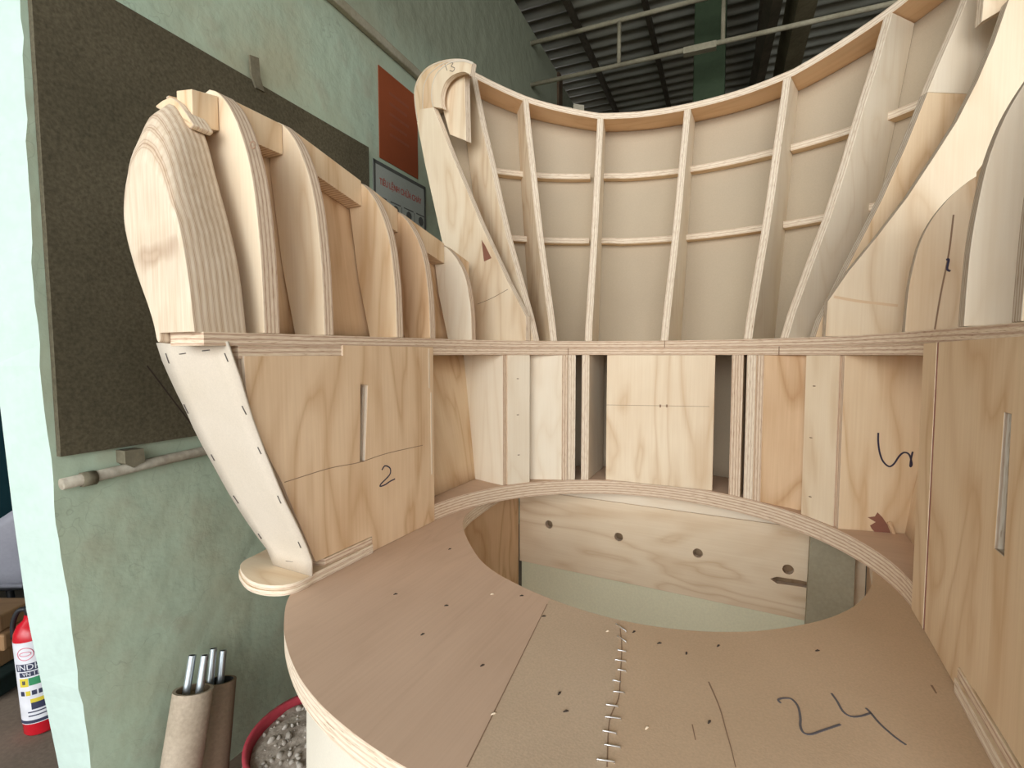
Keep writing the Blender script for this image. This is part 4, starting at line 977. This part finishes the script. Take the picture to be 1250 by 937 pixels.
wall_poly('sheet', [(os0, oz0), (os1, oz0), (os1, oz1), (os0, oz1)], 0.0006, 0.003, M['orange'], pr_, po_)
for k in range(5):
    z = oz1 - 0.07 - 0.035 * k; w = (os1 - os0)
    wall_poly('text_line', [(os0 + w * 0.25, z), (os0 + w * (0.75 - 0.05 * (k % 2)), z), (os0 + w * (0.75 - 0.05 * (k % 2)), z + 0.010), (os0 + w * 0.25, z + 0.010)], 0.003, 0.0034, M['orange_line'], pr_, po_)
tag(pr_, 'plain orange brown poster on the green wall beside the blackboard', 'poster')
fs0, fs1 = ws(454, 210)[0], ws(518, 240)[0]; fz1 = (ws(454, 193)[1] + ws(518, 229)[1]) / 2; fz0 = fz1 - 0.50
pf = empty('fire_notice', WP((fs0 + fs1) / 2, fz0, 0)); pfo = pf.location.copy()
wall_poly('sheet', [(fs0, fz0), (fs1, fz0), (fs1, fz1), (fs0, fz1)], 0.0032, 0.0055, M['paper'], pf, pfo)
bw_ = 0.012
for a in ((fs0, fz1 - bw_, fs1, fz1), (fs0, fz0, fs0 + bw_, fz1), (fs1 - bw_, fz0, fs1, fz1)):
    wall_poly('border', [(a[0], a[1]), (a[2], a[1]), (a[2], a[3]), (a[0], a[3])], 0.0055, 0.0062, M['line_ink'], pf, pfo)
def text_mesh(name, body, size, mat, parent, place, extrude=0.0004, fit=None):
    cu = bpy.data.curves.new(name, 'FONT'); cu.body = body; cu.size = size; cu.extrude = extrude; cu.align_x = 'CENTER'; cu.align_y = 'CENTER'
    ob = bpy.data.objects.new(name, cu); COL.objects.link(ob)
    dg = bpy.context.evaluated_depsgraph_get(); me = bpy.data.meshes.new_from_object(ob.evaluated_get(dg)); bpy.data.objects.remove(ob)
    if fit:
        w_ = max(v.co.x for v in me.vertices) - min(v.co.x for v in me.vertices); k_ = fit / w_
        for v in me.vertices: v.co.x *= k_
    for v in me.vertices: v.co = place(v.co.x, v.co.y, v.co.z)
    me.materials.clear(); return link(name, me, [mat], parent)
fw = fs1 - fs0
text_mesh('title', 'TIÊU LỆNH CHỮA CHÁY', 0.070 * fw / 0.72, M['red_ink'], pf, lambda x, y, z: WP((fs0 + fs1) / 2 + x, fz1 - 0.065 + y, 0.006 + z) - pfo, fit=fw * 0.80)
def fbox(x0, y0, x1, y1, mat, nm='picture'):
    wall_poly(nm, [(fs0 + fw * x0, fz1 - y0), (fs0 + fw * x1, fz1 - y0), (fs0 + fw * x1, fz1 - y1), (fs0 + fw * x0, fz1 - y1)], 0.0055, 0.0064, mat, pf, pfo)
for i, x in enumerate((0.03, 0.29, 0.54, 0.79)):
    fbox(x, 0.115, x + 0.19, 0.119, M['line_ink'], 'frame_line'); fbox(x + 0.205, 0.12, x + 0.211, 0.40, M['line_ink'], 'frame_line')
    for k in range(3):
        fbox(x + 0.02 + 0.05 * k, 0.18 + 0.04 * ((k + i) % 2), x + 0.06 + 0.05 * k, 0.25 + 0.03 * k, (M['red_ink'], M['yellow_ink'], M['line_ink'], M['red_ink'], M['red_ink'])[(i + k) % 5])
    circ_pts = [(fs0 + fw * (x + 0.1) + 0.017 * math.cos(a * 0.6283), fz1 - 0.14 + 0.017 * math.sin(a * 0.6283)) for a in range(10)]
    wall_poly('step_circle', circ_pts, 0.0055, 0.0064, M['line_ink'], pf, pfo)
tag(pf, 'faded grey fire safety notice with a red title below the orange poster', 'notice')

# ---- roof, truss, column
def roofmat():
    m, nt, b = new_mat('corrugated_steel'); tc = N(nt, 'ShaderNodeTexCoord')
    n1 = N(nt, 'ShaderNodeTexNoise'); n1.inputs['Scale'].default_value = 1.5; n1.inputs['Detail'].default_value = 5; nt.links.new(tc.outputs['Object'], n1.inputs['Vector'])
    r = ramp(nt, [(0.3, (0.34, 0.35, 0.30)), (0.7, (0.22, 0.21, 0.165))]); nt.links.new(n1.outputs[0], r.inputs[0]); nt.links.new(r.outputs[0], b.inputs['Base Color'])
    b.inputs['Roughness'].default_value = 0.55; b.inputs['Metallic'].default_value = 0.2; return m
M['roof'] = roofmat()
def corrugated(name, O, along, across, La, Lc, period, amp):
    """sheet whose waves run along `along`, repeated in `across`"""
    along, across = Vector(along).normalized(), Vector(across).normalized(); up = along.cross(across).normalized()
    if up.z < 0: up = -up
    bm = bmesh.new(); n_ = int(Lc / period) * 8; A, B = [], []
    for i in range(n_ + 1):
        c = Lc * i / n_; ph = (c / period) % 1.0; h = amp * (0.5 + 0.5 * math.cos(2 * math.pi * ph)) ; 
        A.append(bm.verts.new(Vector(O) + across * c + up * h)); B.append(bm.verts.new(Vector(O) + across * c + up * h + along * La))
    for i in range(n_):
        f = bm.faces.new([A[i], A[i + 1], B[i + 1], B[i]]); f.smooth = True
    o = finish(name, bm, [M['roof']]); s = o.modifiers.new('thickness', 'SOLIDIFY'); s.thickness = 0.002; o['kind'] = 'structure'
    return o
ZR = 3.08
corrugated('ceiling', WP(-4.5, ZR, -2.2), WN, WD, 4.35, 15.0, 0.11, 0.035)
n_up = (WN * math.cos(math.radians(20)) + EZ * math.sin(math.radians(20)))
corrugated('ceiling_slope', WP(-4.5, ZR, 2.13), n_up, WD, 5.5, 15.0, 0.11, 0.035)
M['truss'] = mottled('dusty_painted_steel', (0.36, 0.325, 0.23), (0.26, 0.23, 0.155), scale=8, fine=80, fine_amt=0.1)
M['dkgreen'] = mottled('dark_green_paint', (0.038, 0.058, 0.028), (0.030, 0.045, 0.022), scale=3, fine=60, fine_amt=0.06, rough=0.6)
tr0 = onwall(652, 103, 0.02); tr1 = onwall(645, 36, 0.02)
sT = tr0.dot(WD); zb_, zt_ = tr0.z, tr1.z - 0.02
tr = empty('roof_truss', WP(sT, zb_, 0.02)); to = tr.location.copy()
def bar(nm, a, b, r, mat, parent=None, off=None, seg=8):
    bm = bmesh.new(); o_ = off if off is not None else Vector((0, 0, 0)); tube_bm(bm, [Vector(a) - o_, Vector(b) - o_], r, seg); return finish(nm, bm, [mat], parent)
bar('bottom_chord', WP(sT, zb_, 0.0), WP(sT, zb_, 2.6), 0.0125, M['truss'], tr, to)
bar('top_chord', WP(sT, zt_, 0.0), WP(sT, zt_ + 0.0, 1.15), 0.0125, M['truss'], tr, to)
for o_ in (0.52, 1.05): bar('strut', WP(sT, zb_, o_), WP(sT, zt_, o_), 0.011, M['truss'], tr, to)
bm = bmesh.new()
cpl = [(0.86, -0.026), (1.02, -0.026), (1.02, 0.006), (0.86, 0.006)]
v_ = [bm.verts.new(WP(sT - 0.02, zb_ + z, o) - to) for o, z in cpl]; w_ = [bm.verts.new(WP(sT + 0.02, zb_ + z, o) - to) for o, z in cpl]
bm.faces.new(v_[::-1]); bm.faces.new(w_)
for i in range(4): bm.faces.new([v_[i], v_[(i + 1) % 4], w_[(i + 1) % 4], w_[i]])
bmesh.ops.recalc_face_normals(bm, faces=bm.faces); finish('gusset_plate', bm, [M['truss']], tr)
tag(tr, 'light dusty steel lattice truss spanning from the green wall under the roof', 'truss')
def upright_box(name, ctr, w, d, z0, z1, mat):
    bm = bmesh.new(); c = Vector((ctr[0], ctr[1], 0))
    pts = [c + WN * a * w / 2 + WD * b_ * d / 2 for a, b_ in ((-1, -1), (1, -1), (1, 1), (-1, 1))]
    lo = [bm.verts.new(p + EZ * z0) for p in pts]; hi = [bm.verts.new(p + EZ * z1) for p in pts]
    bm.faces.new(lo[::-1]); bm.faces.new(hi)
    for i in range(4): bm.faces.new([lo[i], lo[(i + 1) % 4], hi[(i + 1) % 4], hi[i]])
    bmesh.ops.recalc_face_normals(bm, faces=bm.faces); return finish(name, bm, [mat], bevel=0.004)
cr = ray(867, 60); k = 3.05 / cr.y; cc = cr * k
col = upright_box('steel_column', (cc.x, cc.y), 0.17, 0.17, 0, ZR - 0.001, M['dkgreen']); tag(col, 'dark green square steel column behind the chair back', 'column')
M['dkbrown'] = mottled('dark_brown_beam', (0.10, 0.082, 0.055), (0.07, 0.058, 0.038), scale=6, fine=60)
M['olive'] = mottled('olive_beam', (0.20, 0.17, 0.10), (0.14, 0.12, 0.07), scale=6, fine=60)
def rafter(px0, px1, zoff, w, h, mat, label, ymid=3.6):
    """beam under the sloping roof seen between two photo points"""
    out = []
    for (x, y) in (px0, px1):
        r = ray(x, y)
        # plane of the slope: through WP(.,ZR,2.13) spanned by n_up and WD, lowered by zoff
        nn = n_up.cross(WD).normalized(); P0_ = WP(0, ZR - zoff, 2.13) - Vector((0, 0, CH))
        kk = P0_.dot(nn) / r.dot(nn); out.append(r * kk + Vector((0, 0, CH)))
    a, b = out; d = (b - a).normalized(); a = a - d * 1.5; b = b + d * 1.0
    nn = n_up.cross(WD).normalized(); nn = nn if nn.z > 0 else -nn; sd = d.cross(nn).normalized()
    bm = bmesh.new(); vs = []
    for p in (a, b): vs.append([bm.verts.new(p + sd * i * w / 2 + nn * j) for i, j in ((-1, 0), (1, 0), (1, h), (-1, h))])
    for i in range(4): bm.faces.new([vs[0][i], vs[0][(i + 1) % 4], vs[1][(i + 1) % 4], vs[1][i]])
    bm.faces.new(vs[0][::-1]); bm.faces.new(vs[1]); bmesh.ops.recalc_face_normals(bm, faces=bm.faces)
    o = finish('roof_beam', bm, [mat]); tag(o, label, 'beam'); return o
for (zz, o0) in ((0, 0),):
    pass
rafter((950, 0), (930, 92), 0.09, 0.05, 0.085, M['dkbrown'], 'narrow dark brown roof beam nearest the green column')
rafter((987, 0), (968, 80), 0.12, 0.10, 0.115, M['olive'], 'broad olive roof beam right of the narrow dark beam')
# purlins: dark lines across the corrugations under the flat part
for i, off_ in enumerate((0.20, 0.62, 1.25)):
    bm = bmesh.new(); boxp = []
    for s in (1.6, 8.5): boxp.append([bm.verts.new(WP(s, ZR - 0.05 + z, off_ + a)) for a, z in ((-0.013, 0), (0.013, 0), (0.013, 0.049), (-0.013, 0.049))])
    for q in range(4): bm.faces.new([boxp[0][q], boxp[0][(q + 1) % 4], boxp[1][(q + 1) % 4], boxp[1][q]])
    bm.faces.new(boxp[0][::-1]); bm.faces.new(boxp[1]); bmesh.ops.recalc_face_normals(bm, faces=bm.faces)
    o = finish('purlin', bm, [M['dkbrown']]); tag(o, ('thin dark purlin under the roof sheets beside the green wall', 'thin dark purlin under the roof sheets above the first truss strut', 'thin dark purlin under the roof sheets just left of the green column')[i], 'purlin', 'purlins under the roof sheets')
# far and right walls of the workshop
wall_box('wall_rear', 8.9, 9.0, 0, 4.6, -0.02, 7.5, M['dusty_wall'])
wall_box('wall_right', -2.0, 9.0, 0, 4.9, 7.4, 7.5, M['dusty_wall'])
# pale planks leaning on the wall, tops showing over the chair back
M['pale_plank'] = ply_face('pale_plank', (0.52, 0.47, 0.36), (0.40, 0.35, 0.26))
for i, (x0, x1, yt) in enumerate(((684, 699, 129), (700, 714, 126))):
    Yd = 2.95 + 0.05 * i
    r0 = ray(x0, yt); r1 = ray(x1, yt); a = r0 * (Yd / r0.y); b = r1 * (Yd / r1.y); zt = CH + a.z
    bm = bmesh.new(); th = 0.03; dx = b.x - a.x - 0.004
    base = Vector((a.x, a.y - 0.0, 0)); pts = ((0, 0), (dx, 0), (dx, th), (0, th))
    lo = [bm.verts.new((px_, py_ - 0.30, 0.0)) for px_, py_ in pts]; hi = [bm.verts.new((px_, py_, zt - 0.01 * (px_ > 0))) for px_, py_ in pts]
    bm.faces.new(lo[::-1]); bm.faces.new(hi)
    for q in range(4): bm.faces.new([lo[q], lo[(q + 1) % 4], hi[(q + 1) % 4], hi[q]])
    o = finish('timber_plank', bm, [M['pale_plank']], bevel=0.002); o.location = (a.x, a.y, 0)
    tag(o, ('left of two pale timber planks standing behind the chair back', 'right of two pale timber planks standing behind the chair back')[i], 'plank', 'planks behind the chair back')

# ---- cardboard tubes with steel pipes
M['tube'] = mottled('dusty_cardboard', (0.50, 0.41, 0.31), (0.42, 0.34, 0.25), scale=14, fine=150, fine_amt=0.1, bump=0.1)
M['tube_shaded'] = mottled('shaded_cardboard', (0.30, 0.22, 0.145), (0.25, 0.18, 0.12), scale=10, fine=150, fine_amt=0.08)  # shade on the rear tube put into a darker cardboard colour
M['steel'] = plain('galvanised_steel', (0.62, 0.68, 0.72), 0.32, 0.85)
M['bore'] = plain('dark_bore', (0.03, 0.03, 0.03), 0.9)
def pipe_obj(name, a, b, ro, ri, mat, inner, closed_at=None):
    """hollow pipe from a to b; closed_at = depth of a plug below the upper end"""
    a, b = Vector(a), Vector(b); L = (b - a).length; bm = bmesh.new(); d = closed_at if closed_at else min(L * 0.6, 0.12)
    lathe_bm(bm, [(ri, 0.0), (ro, 0.0), (ro, L), (ri, L)], 28, 0, close=False)
    lathe_bm(bm, [(ri, L), (ri, L - d), (0.0004, L - d)], 28, 1, close=False)
    lathe_bm(bm, [(0.0004, 0), (ri, 0)], 28, 0, close=False)
    bmesh.ops.remove_doubles(bm, verts=bm.verts, dist=1e-5)
    bmesh.ops.recalc_face_normals(bm, faces=bm.faces)
    o = finish(name, bm, [mat, inner]); o.location = a; o.rotation_mode = 'QUATERNION'; o.rotation_quaternion = Vector((0, 0, 1)).rotation_difference(b - a)
    es = o.modifiers.new('edges', 'EDGE_SPLIT'); es.split_angle = math.radians(40)
    return o
def at_depth(x, y, Y):
    r = ray(x, y); return r * (Y / r.y) + Vector((0, 0, CH))
def to_floor(top, x, y, Yguess):
    b = at_depth(x, y, Yguess); d = (b - top); k = -top.z / d.z; return top + d * k
def tilted_tube(label, topx, topy, Y, foot, r, mat, inner, plug):
    top = at_depth(topx, topy, Y); f = Vector(foot)
    o = pipe_obj('cardboard_tube', f, top, r, r - 0.006, mat, inner, plug); tag(o, label, 'tube', 'cardboard tubes by the wall')
    return f, top
f1, t1 = tilted_tube('front dusty cardboard tube holding two steel pipes, leaning by the green wall', 236, 841, 1.00, (-0.672, 0.915, 0.012), 0.037, M['tube'], M['tube_shaded'], 0.012)
f2, t2 = tilted_tube('darker cardboard tube standing behind the dusty one, beside the red bucket', 268, 830, 1.09, (-0.655, 1.018, 0.011), 0.034, M['tube_shaded'], M['bore'], 0.012)
ax1 = (t1 - f1).normalized(); ax2 = (t2 - f2).normalized()
def rod(top, ax, dx, dy, L, label):
    b = top - ax * 0.0105 + Vector((dx, dy, 0)); b = b + ax * ((0 - Vector((dx, dy, 0)).dot(ax)))
    o = pipe_obj('steel_pipe', b, b + ax * L, 0.0075, 0.0058, M['steel'], M['bore'], 0.05); tag(o, label, 'pipe', 'steel pipes in the cardboard tubes')
rod(t1, ax1, -0.015, 0.003, 0.074, 'leftmost steel pipe sticking out of the front cardboard tube')
rod(t1, ax1, 0.010, 0.006, 0.074, 'right steel pipe sticking out of the front cardboard tube')
rod(t2, ax2, -0.0185, -0.004, 0.078, 'tallest steel pipe, left one in the darker rear tube')
rod(t2, ax2, -0.003, 0.010, 0.070, 'rightmost steel pipe, shaded, in the darker rear tube')

# ---- red bucket of wood and rubble scraps
M['red'] = mottled('red_pink_plastic', (0.50, 0.06, 0.085), (0.42, 0.045, 0.065), scale=8, rough=0.4, fine=100, fine_amt=0.04, spec=0.4)
bk = empty('bucket', (-0.398, 1.00, 0)); BR, BH = 0.142, 0.215
bm = bmesh.new(); lathe_bm(bm, [(0.001, 0), (BR * 0.72, 0), (BR * 0.74, 0.01), (BR * 0.97, BH - 0.02), (BR * 1.0, BH - 0.012), (BR * 1.035, BH - 0.008), (BR * 1.035, BH), (BR * 0.965, BH), (BR * 0.955, BH - 0.012), (BR * 0.72, 0.012), (0.001, 0.012)], 48, close=False)
bmesh.ops.recalc_face_normals(bm, faces=bm.faces); finish('shell', bm, [M['red']], bk)
bm = bmesh.new(); tube_bm(bm, [Vector((BR * 1.045 * math.cos(a), BR * 1.045 * math.sin(a) , BH - 0.03 - 0.05 * math.sin(a - math.pi))) for a in [math.pi + math.pi * i / 24 for i in range(25)]], 0.003, 8); finish('handle', bm, [M['steel']], bk)
tag(bk, 'red plastic bucket full of rubble and wood scraps on the floor', 'bucket')
M['rubble'] = mottled('grey_brown_rubble', (0.50, 0.43, 0.36), (0.33, 0.27, 0.22), scale=40, fine=160, fine_amt=0.15, bump=0.3)
M['stone'] = mottled('pale_pebble', (0.50, 0.46, 0.40), (0.36, 0.31, 0.26), scale=25, fine=160, fine_amt=0.1)
bm = bmesh.new(); seg, rng = 40, 12; C0 = bm.verts.new((0, 0, BH + 0.001)); prev = None
rg = []
for i in range(1, rng + 1):
    r = BR * 0.94 * i / rng
    rg.append([bm.verts.new((r * math.cos(2 * math.pi * k / seg), r * math.sin(2 * math.pi * k / seg), BH - 0.001 - 0.016 * (i / rng) ** 2 + random.uniform(-0.003, 0.004))) for k in range(seg)])
for k in range(seg): bm.faces.new([C0, rg[0][k], rg[0][(k + 1) % seg]])
for A_, B_ in zip(rg, rg[1:]):
    for k in range(seg): bm.faces.new([A_[k], B_[k], B_[(k + 1) % seg], A_[(k + 1) % seg]])
for f in bm.faces: f.smooth = True
for i in range(520):
    a = random.uniform(0, 2 * math.pi); r = BR * 0.88 * math.sqrt(random.random()); x, y = r * math.cos(a), r * math.sin(a)
    if random.random() > 0.35 + 2.2 * max(0, (x * 0.7 + y * 0.5) / BR): continue
    s = random.choice((0.002, 0.0025, 0.003, 0.003, 0.004, 0.004, 0.005, 0.006, 0.008)); z = BH - 0.001 - 0.016 * (r / BR / 0.94) ** 2 + s * 0.4
    mtx = Matrix.Translation((x, y, z)) @ Matrix.Rotation(random.uniform(0, 6.28), 4, Vector((random.random(), random.random(), random.random() + 0.1)).normalized()) @ Matrix.Diagonal((s * random.uniform(0.8, 1.5), s, s * random.uniform(0.5, 0.9), 1))
    g = bmesh.ops.create_icosphere(bm, subdivisions=1, radius=1.0, matrix=mtx)
    for v in g['verts']:
        for f in v.link_faces: f.material_index = 1; f.smooth = True
rb = finish('rubble', bm, [M['rubble'], M['stone']]); rb.location = bk.location
tag(rb, 'grey brown rubble and wood crumbs heaped in the red bucket', 'rubble', kind='stuff')

# ---- behind the doorway: fire extinguisher, planks on a crate, seat shell, back room
M['ext_red'] = plain('glossy_red_paint', (0.62, 0.012, 0.025), 0.25, 0, 0.5)
M['label_white'] = plain('white_label', (0.80, 0.80, 0.84), 0.5); M['label_navy'] = plain('navy_print', (0.04, 0.045, 0.09), 0.5)
M['label_green'] = plain('green_print', (0.04, 0.28, 0.12), 0.5); M['label_yellow'] = plain('yellow_print', (0.75, 0.60, 0.05), 0.5); M['label_pink'] = plain('red_print', (0.75, 0.25, 0.32), 0.5)
M['black_rubber'] = plain('black_plastic', (0.02, 0.02, 0.022), 0.5)
eb = at_depth(56, 906, 1.29); ex_ = empty('fire_extinguisher', (eb.x, eb.y, 0.0)); ER = 0.041; EH = 0.30
ex_.rotation_euler = (math.radians(-1), math.radians(-4.5), 0)
bm = bmesh.new(); lathe_bm(bm, [(0.001, 0.002), (ER * 0.9, 0.002), (ER, 0.008), (ER, EH - 0.045), (ER * 0.95, EH - 0.03), (ER * 0.75, EH - 0.012), (ER * 0.42, EH), (ER * 0.34, EH + 0.012), (0.001, EH + 0.012)], 40, close=False)
bmesh.ops.recalc_face_normals(bm, faces=bm.faces); finish('cylinder', bm, [M['ext_red']], ex_)
bm = bmesh.new(); tube_bm(bm, [(0, 0, EH + 0.010), (0, 0, EH + 0.034)], 0.013, 16); tube_bm(bm, [(-0.008, 0, EH + 0.03), (0.05, 0.0, EH + 0.048)], 0.006, 8); tube_bm(bm, [(-0.008, 0, EH + 0.022), (0.052, 0.0, EH + 0.026)], 0.005, 8); finish('valve', bm, [M['black_rubber']], ex_)
bm = bmesh.new(); tube_bm(bm, catmull([(-0.01, -0.0, EH + 0.025), (-0.03, -0.004, EH + 0.022), (-0.046, -0.006, EH - 0.01), (-0.049, -0.006, EH - 0.05)], 5), 0.006, 10); finish('hose', bm, [M['black_rubber']], ex_)
fa = math.atan2(-eb.y, -eb.x)                       # direction from the bottle towards the viewer
def cyl(a, z, r): return Vector((r * math.cos(fa + a), r * math.sin(fa + a), z))
def band(nm, a0, a1, z0, z1, mat, r=ER, lift=0.0006, parent=None):
    bm = bmesh.new(); n_ = max(2, int(abs(a1 - a0) / 0.12)); rows_ = []
    for i in range(n_ + 1):
        a = a0 + (a1 - a0) * i / n_; rows_.append([bm.verts.new(cyl(a, z0, r + lift)), bm.verts.new(cyl(a, z1, r + lift)), bm.verts.new(cyl(a, z1, r - 0.0002)), bm.verts.new(cyl(a, z0, r - 0.0002))])
    for A_, B_ in zip(rows_, rows_[1:]):
        for k in range(4):
            f = bm.faces.new([A_[k], B_[k], B_[(k + 1) % 4], A_[(k + 1) % 4]]); f.smooth = True
    bm.faces.new(rows_[0]); bm.faces.new(rows_[-1][::-1]); bmesh.ops.recalc_face_normals(bm, faces=bm.faces)
    o = finish(nm, bm, [mat], parent or ex_); es = o.modifiers.new('edges', 'EDGE_SPLIT'); es.split_angle = math.radians(40); return o
lb = band('label', -1.9, 1.9, 0.036, 0.252, M['label_white'])
def lband(nm, a0, a1, z0, z1, mat): return band(nm, a0, a1, z0, z1, mat, ER, 0.0011, lb)
lband('navy_stripe', -1.9, 1.9, 0.038, 0.046, M['label_navy'])
lband('navy_panel', -1.15, 0.5, 0.177, 0.196, M['label_navy']); lband('navy_panel', -0.95, 0.55, 0.162, 0.174, M['label_navy'])
lband('hazard_patch', -1.0, -0.5, 0.136, 0.158, M['label_yellow']); lband('green_patch', -0.47, 0.35, 0.138, 0.158, M['label_green'])
lband('hazard_dot', -0.83, -0.66, 0.142, 0.152, M['label_navy'])
for a in (-1.02, -0.7, -0.38, -0.06): lband('pictogram', a, a + 0.24, 0.112, 0.124, M['label_navy'] if a != -0.7 else M['label_yellow'])
lband('yellow_panel', -0.5, 0.2, 0.092, 0.102, M['label_yellow']); lband('dark_panel', -0.48, 0.2, 0.074, 0.092, M['label_navy'])
for z in (0.066, 0.056): lband('print_line', -0.7, 0.3, z, z + 0.003, M['label_navy'])
lband('red_print', 0.2, 0.7, 0.049, 0.053, M['label_pink'])
bm = bmesh.new(); tube_bm(bm, [cyl(-0.5 + 0.42 * math.cos(a), 0.222 + 0.016 * math.sin(a), ER + 0.0008) for a in [i * 2 * math.pi / 24 for i in range(25)]], 0.0011, 6); tube_bm(bm, [cyl(-0.5 + 0.3 * math.cos(a), 0.222 + 0.005 * math.sin(a), ER + 0.0008) for a in [i * 2 * math.pi / 24 for i in range(25)]], 0.001, 6); finish('round_logo', bm, [M['label_pink']], lb)
text_mesh('brand_text', 'INDH', 0.021, M['label_white'], lb, lambda x, y, z: cyl(-0.40 + x / ER, 0.1865 + y, ER + 0.0013 + z))
text_mesh('code_text', 'VN 118', 0.013, M['label_white'], lb, lambda x, y, z: cyl(-0.25 + x / ER, 0.168 + y, ER + 0.0013 + z))
tag(ex_, 'red fire extinguisher with white label on the floor behind the pale doorway edge', 'fire extinguisher')
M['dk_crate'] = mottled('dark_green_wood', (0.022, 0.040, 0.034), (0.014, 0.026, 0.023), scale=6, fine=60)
M['old_wood'] = ply_face('old_brown_timber', (0.36, 0.21, 0.10), (0.20, 0.11, 0.055))
def box_obj(name, lo, hi, mat, bevel=0.004, parent=None):
    bm = bmesh.new(); uvl = bm.loops.layers.uv.new('UVMap'); boxbm(bm, lo, hi)
    for f in bm.faces:
        nx, ny, nz = (abs(c) for c in f.normal)
        for l in f.loops:
            c = l.vert.co; l[uvl].uv = (c.z, c.x) if ny > 0.5 else ((c.z, c.y) if nx > 0.5 else (c.y, c.x))
    bm.normal_update(); return finish(name, bm, [mat], parent, bevel=bevel)
cr_ = empty('wooden_crate', (-1.95, 1.50, 0))
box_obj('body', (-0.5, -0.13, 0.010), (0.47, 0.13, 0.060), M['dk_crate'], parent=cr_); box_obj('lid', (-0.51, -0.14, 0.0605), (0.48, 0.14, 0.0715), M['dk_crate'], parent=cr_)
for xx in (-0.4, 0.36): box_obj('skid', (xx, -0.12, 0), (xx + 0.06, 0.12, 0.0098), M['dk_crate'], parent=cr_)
tag(cr_, 'low dark green crate on the floor behind the fire extinguisher', 'crate')
for i in range(3):
    z = 0.072 + 0.0515 * i
    o = box_obj('timber_beam', (-0.6, -0.06, 0), (0.45 + 0.02 * (i % 2), 0.06, 0.0505), M['old_wood'], 0.006); o.location = (-1.97, 1.48 + 0.008 * i, z)
    tag(o, ('lowest of three brown timber beams stacked behind the fire extinguisher', 'middle of three brown timber beams stacked behind the fire extinguisher', 'topmost of three brown timber beams stacked behind the fire extinguisher')[i], 'timber beam', 'timber beams on the crate')
# grey moulded seat shell standing behind the crate
M['grey_shell'] = mottled('grey_lilac_plastic', (0.30, 0.30, 0.34), (0.25, 0.25, 0.29), scale=6, rough=0.5, fine=100, fine_amt=0.04, spec=0.4)
gs = empty('stool', (-2.0, 1.84, 0))
rows = []
for i in range(9):
    a = i / 8; row = []
    for j in range(15):
        x = -0.28 + 0.60 * j / 14; zt = 0.255 + 0.25 * max(0, (x + 0.10) / 0.42) ** 1.3; zb = 0.175 - 0.04 * (x + 0.28)
        row.append(Vector((x, -0.10 - 0.06 * math.cos((x - 0.02) * 5.0) + 0.05 * (1 - a) ** 2, zb + (zt - zb) * a)))
    rows.append(row)
sheet('seat_shell', rows, 0.010, M['grey_shell'], M['grey_shell'], gs)
board('seat_pan', [(-0.24, -0.11), (0.26, -0.11), (0.26, 0.14), (-0.24, 0.14)], (0, 0, 0.172), EX, EY, 0.012, M['grey_shell'], M['grey_shell'], gs, bevel=0.004)
for sx, sy in ((-1, -1), (1, -1), (1, 1), (-1, 1)):
    bm = bmesh.new(); tube_bm(bm, [(0.16 * sx, 0.07 * sy + 0.01, 0.172), (0.20 * sx, 0.09 * sy + 0.01, 0)], 0.011, 10); finish('leg', bm, [M['black_rubber']], gs)
tag(gs, 'grey moulded plastic stool beyond the timber beams in the dark doorway', 'stool')
M['teal'] = mottled('dim_room_teal', (0.012, 0.050, 0.062), (0.008, 0.035, 0.045), scale=2, fine=40, fine_amt=0.05)  # darkness of the side room put into this near-black wall colour
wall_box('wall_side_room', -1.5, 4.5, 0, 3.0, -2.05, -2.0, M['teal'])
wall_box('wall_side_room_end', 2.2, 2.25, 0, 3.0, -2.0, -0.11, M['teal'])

# ================================================================== LIGHT
w = bpy.data.worlds.new('overcast'); scene.world = w; w.use_nodes = True
bg = w.node_tree.nodes['Background']; bg.inputs[0].default_value = (0.93, 0.97, 1.0, 1); bg.inputs[1].default_value = 1.18
def area(name, loc, target, sx, sy, power, col=(1, 1, 1)):
    d = bpy.data.lights.new(name, 'AREA'); d.shape = 'RECTANGLE'; d.size = sx; d.size_y = sy; d.energy = power; d.color = col
    o = bpy.data.objects.new(name, d); COL.objects.link(o); o.location = loc
    o.rotation_euler = (Vector(target) - Vector(loc)).to_track_quat('-Z', 'Y').to_euler(); return o
area('shopfront_daylight', (-1.6, -3.2, 2.1), (0.1, 1.0, 0.9), 4.5, 2.6, 84, (0.97, 0.99, 1.0))
area('right_side_light', (3.6, -1.2, 2.3), (0.2, 1.0, 1.0), 2.5, 2.0, 5, (1.0, 0.98, 0.95))  # weak warm area light from the right, no opening modelled there

scene.view_settings.view_transform = 'Standard'; scene.view_settings.look = 'None'
scene.view_settings.gamma = 1.0; scene.view_settings.use_curve_mapping = False
scene.view_settings.exposure = 1.10
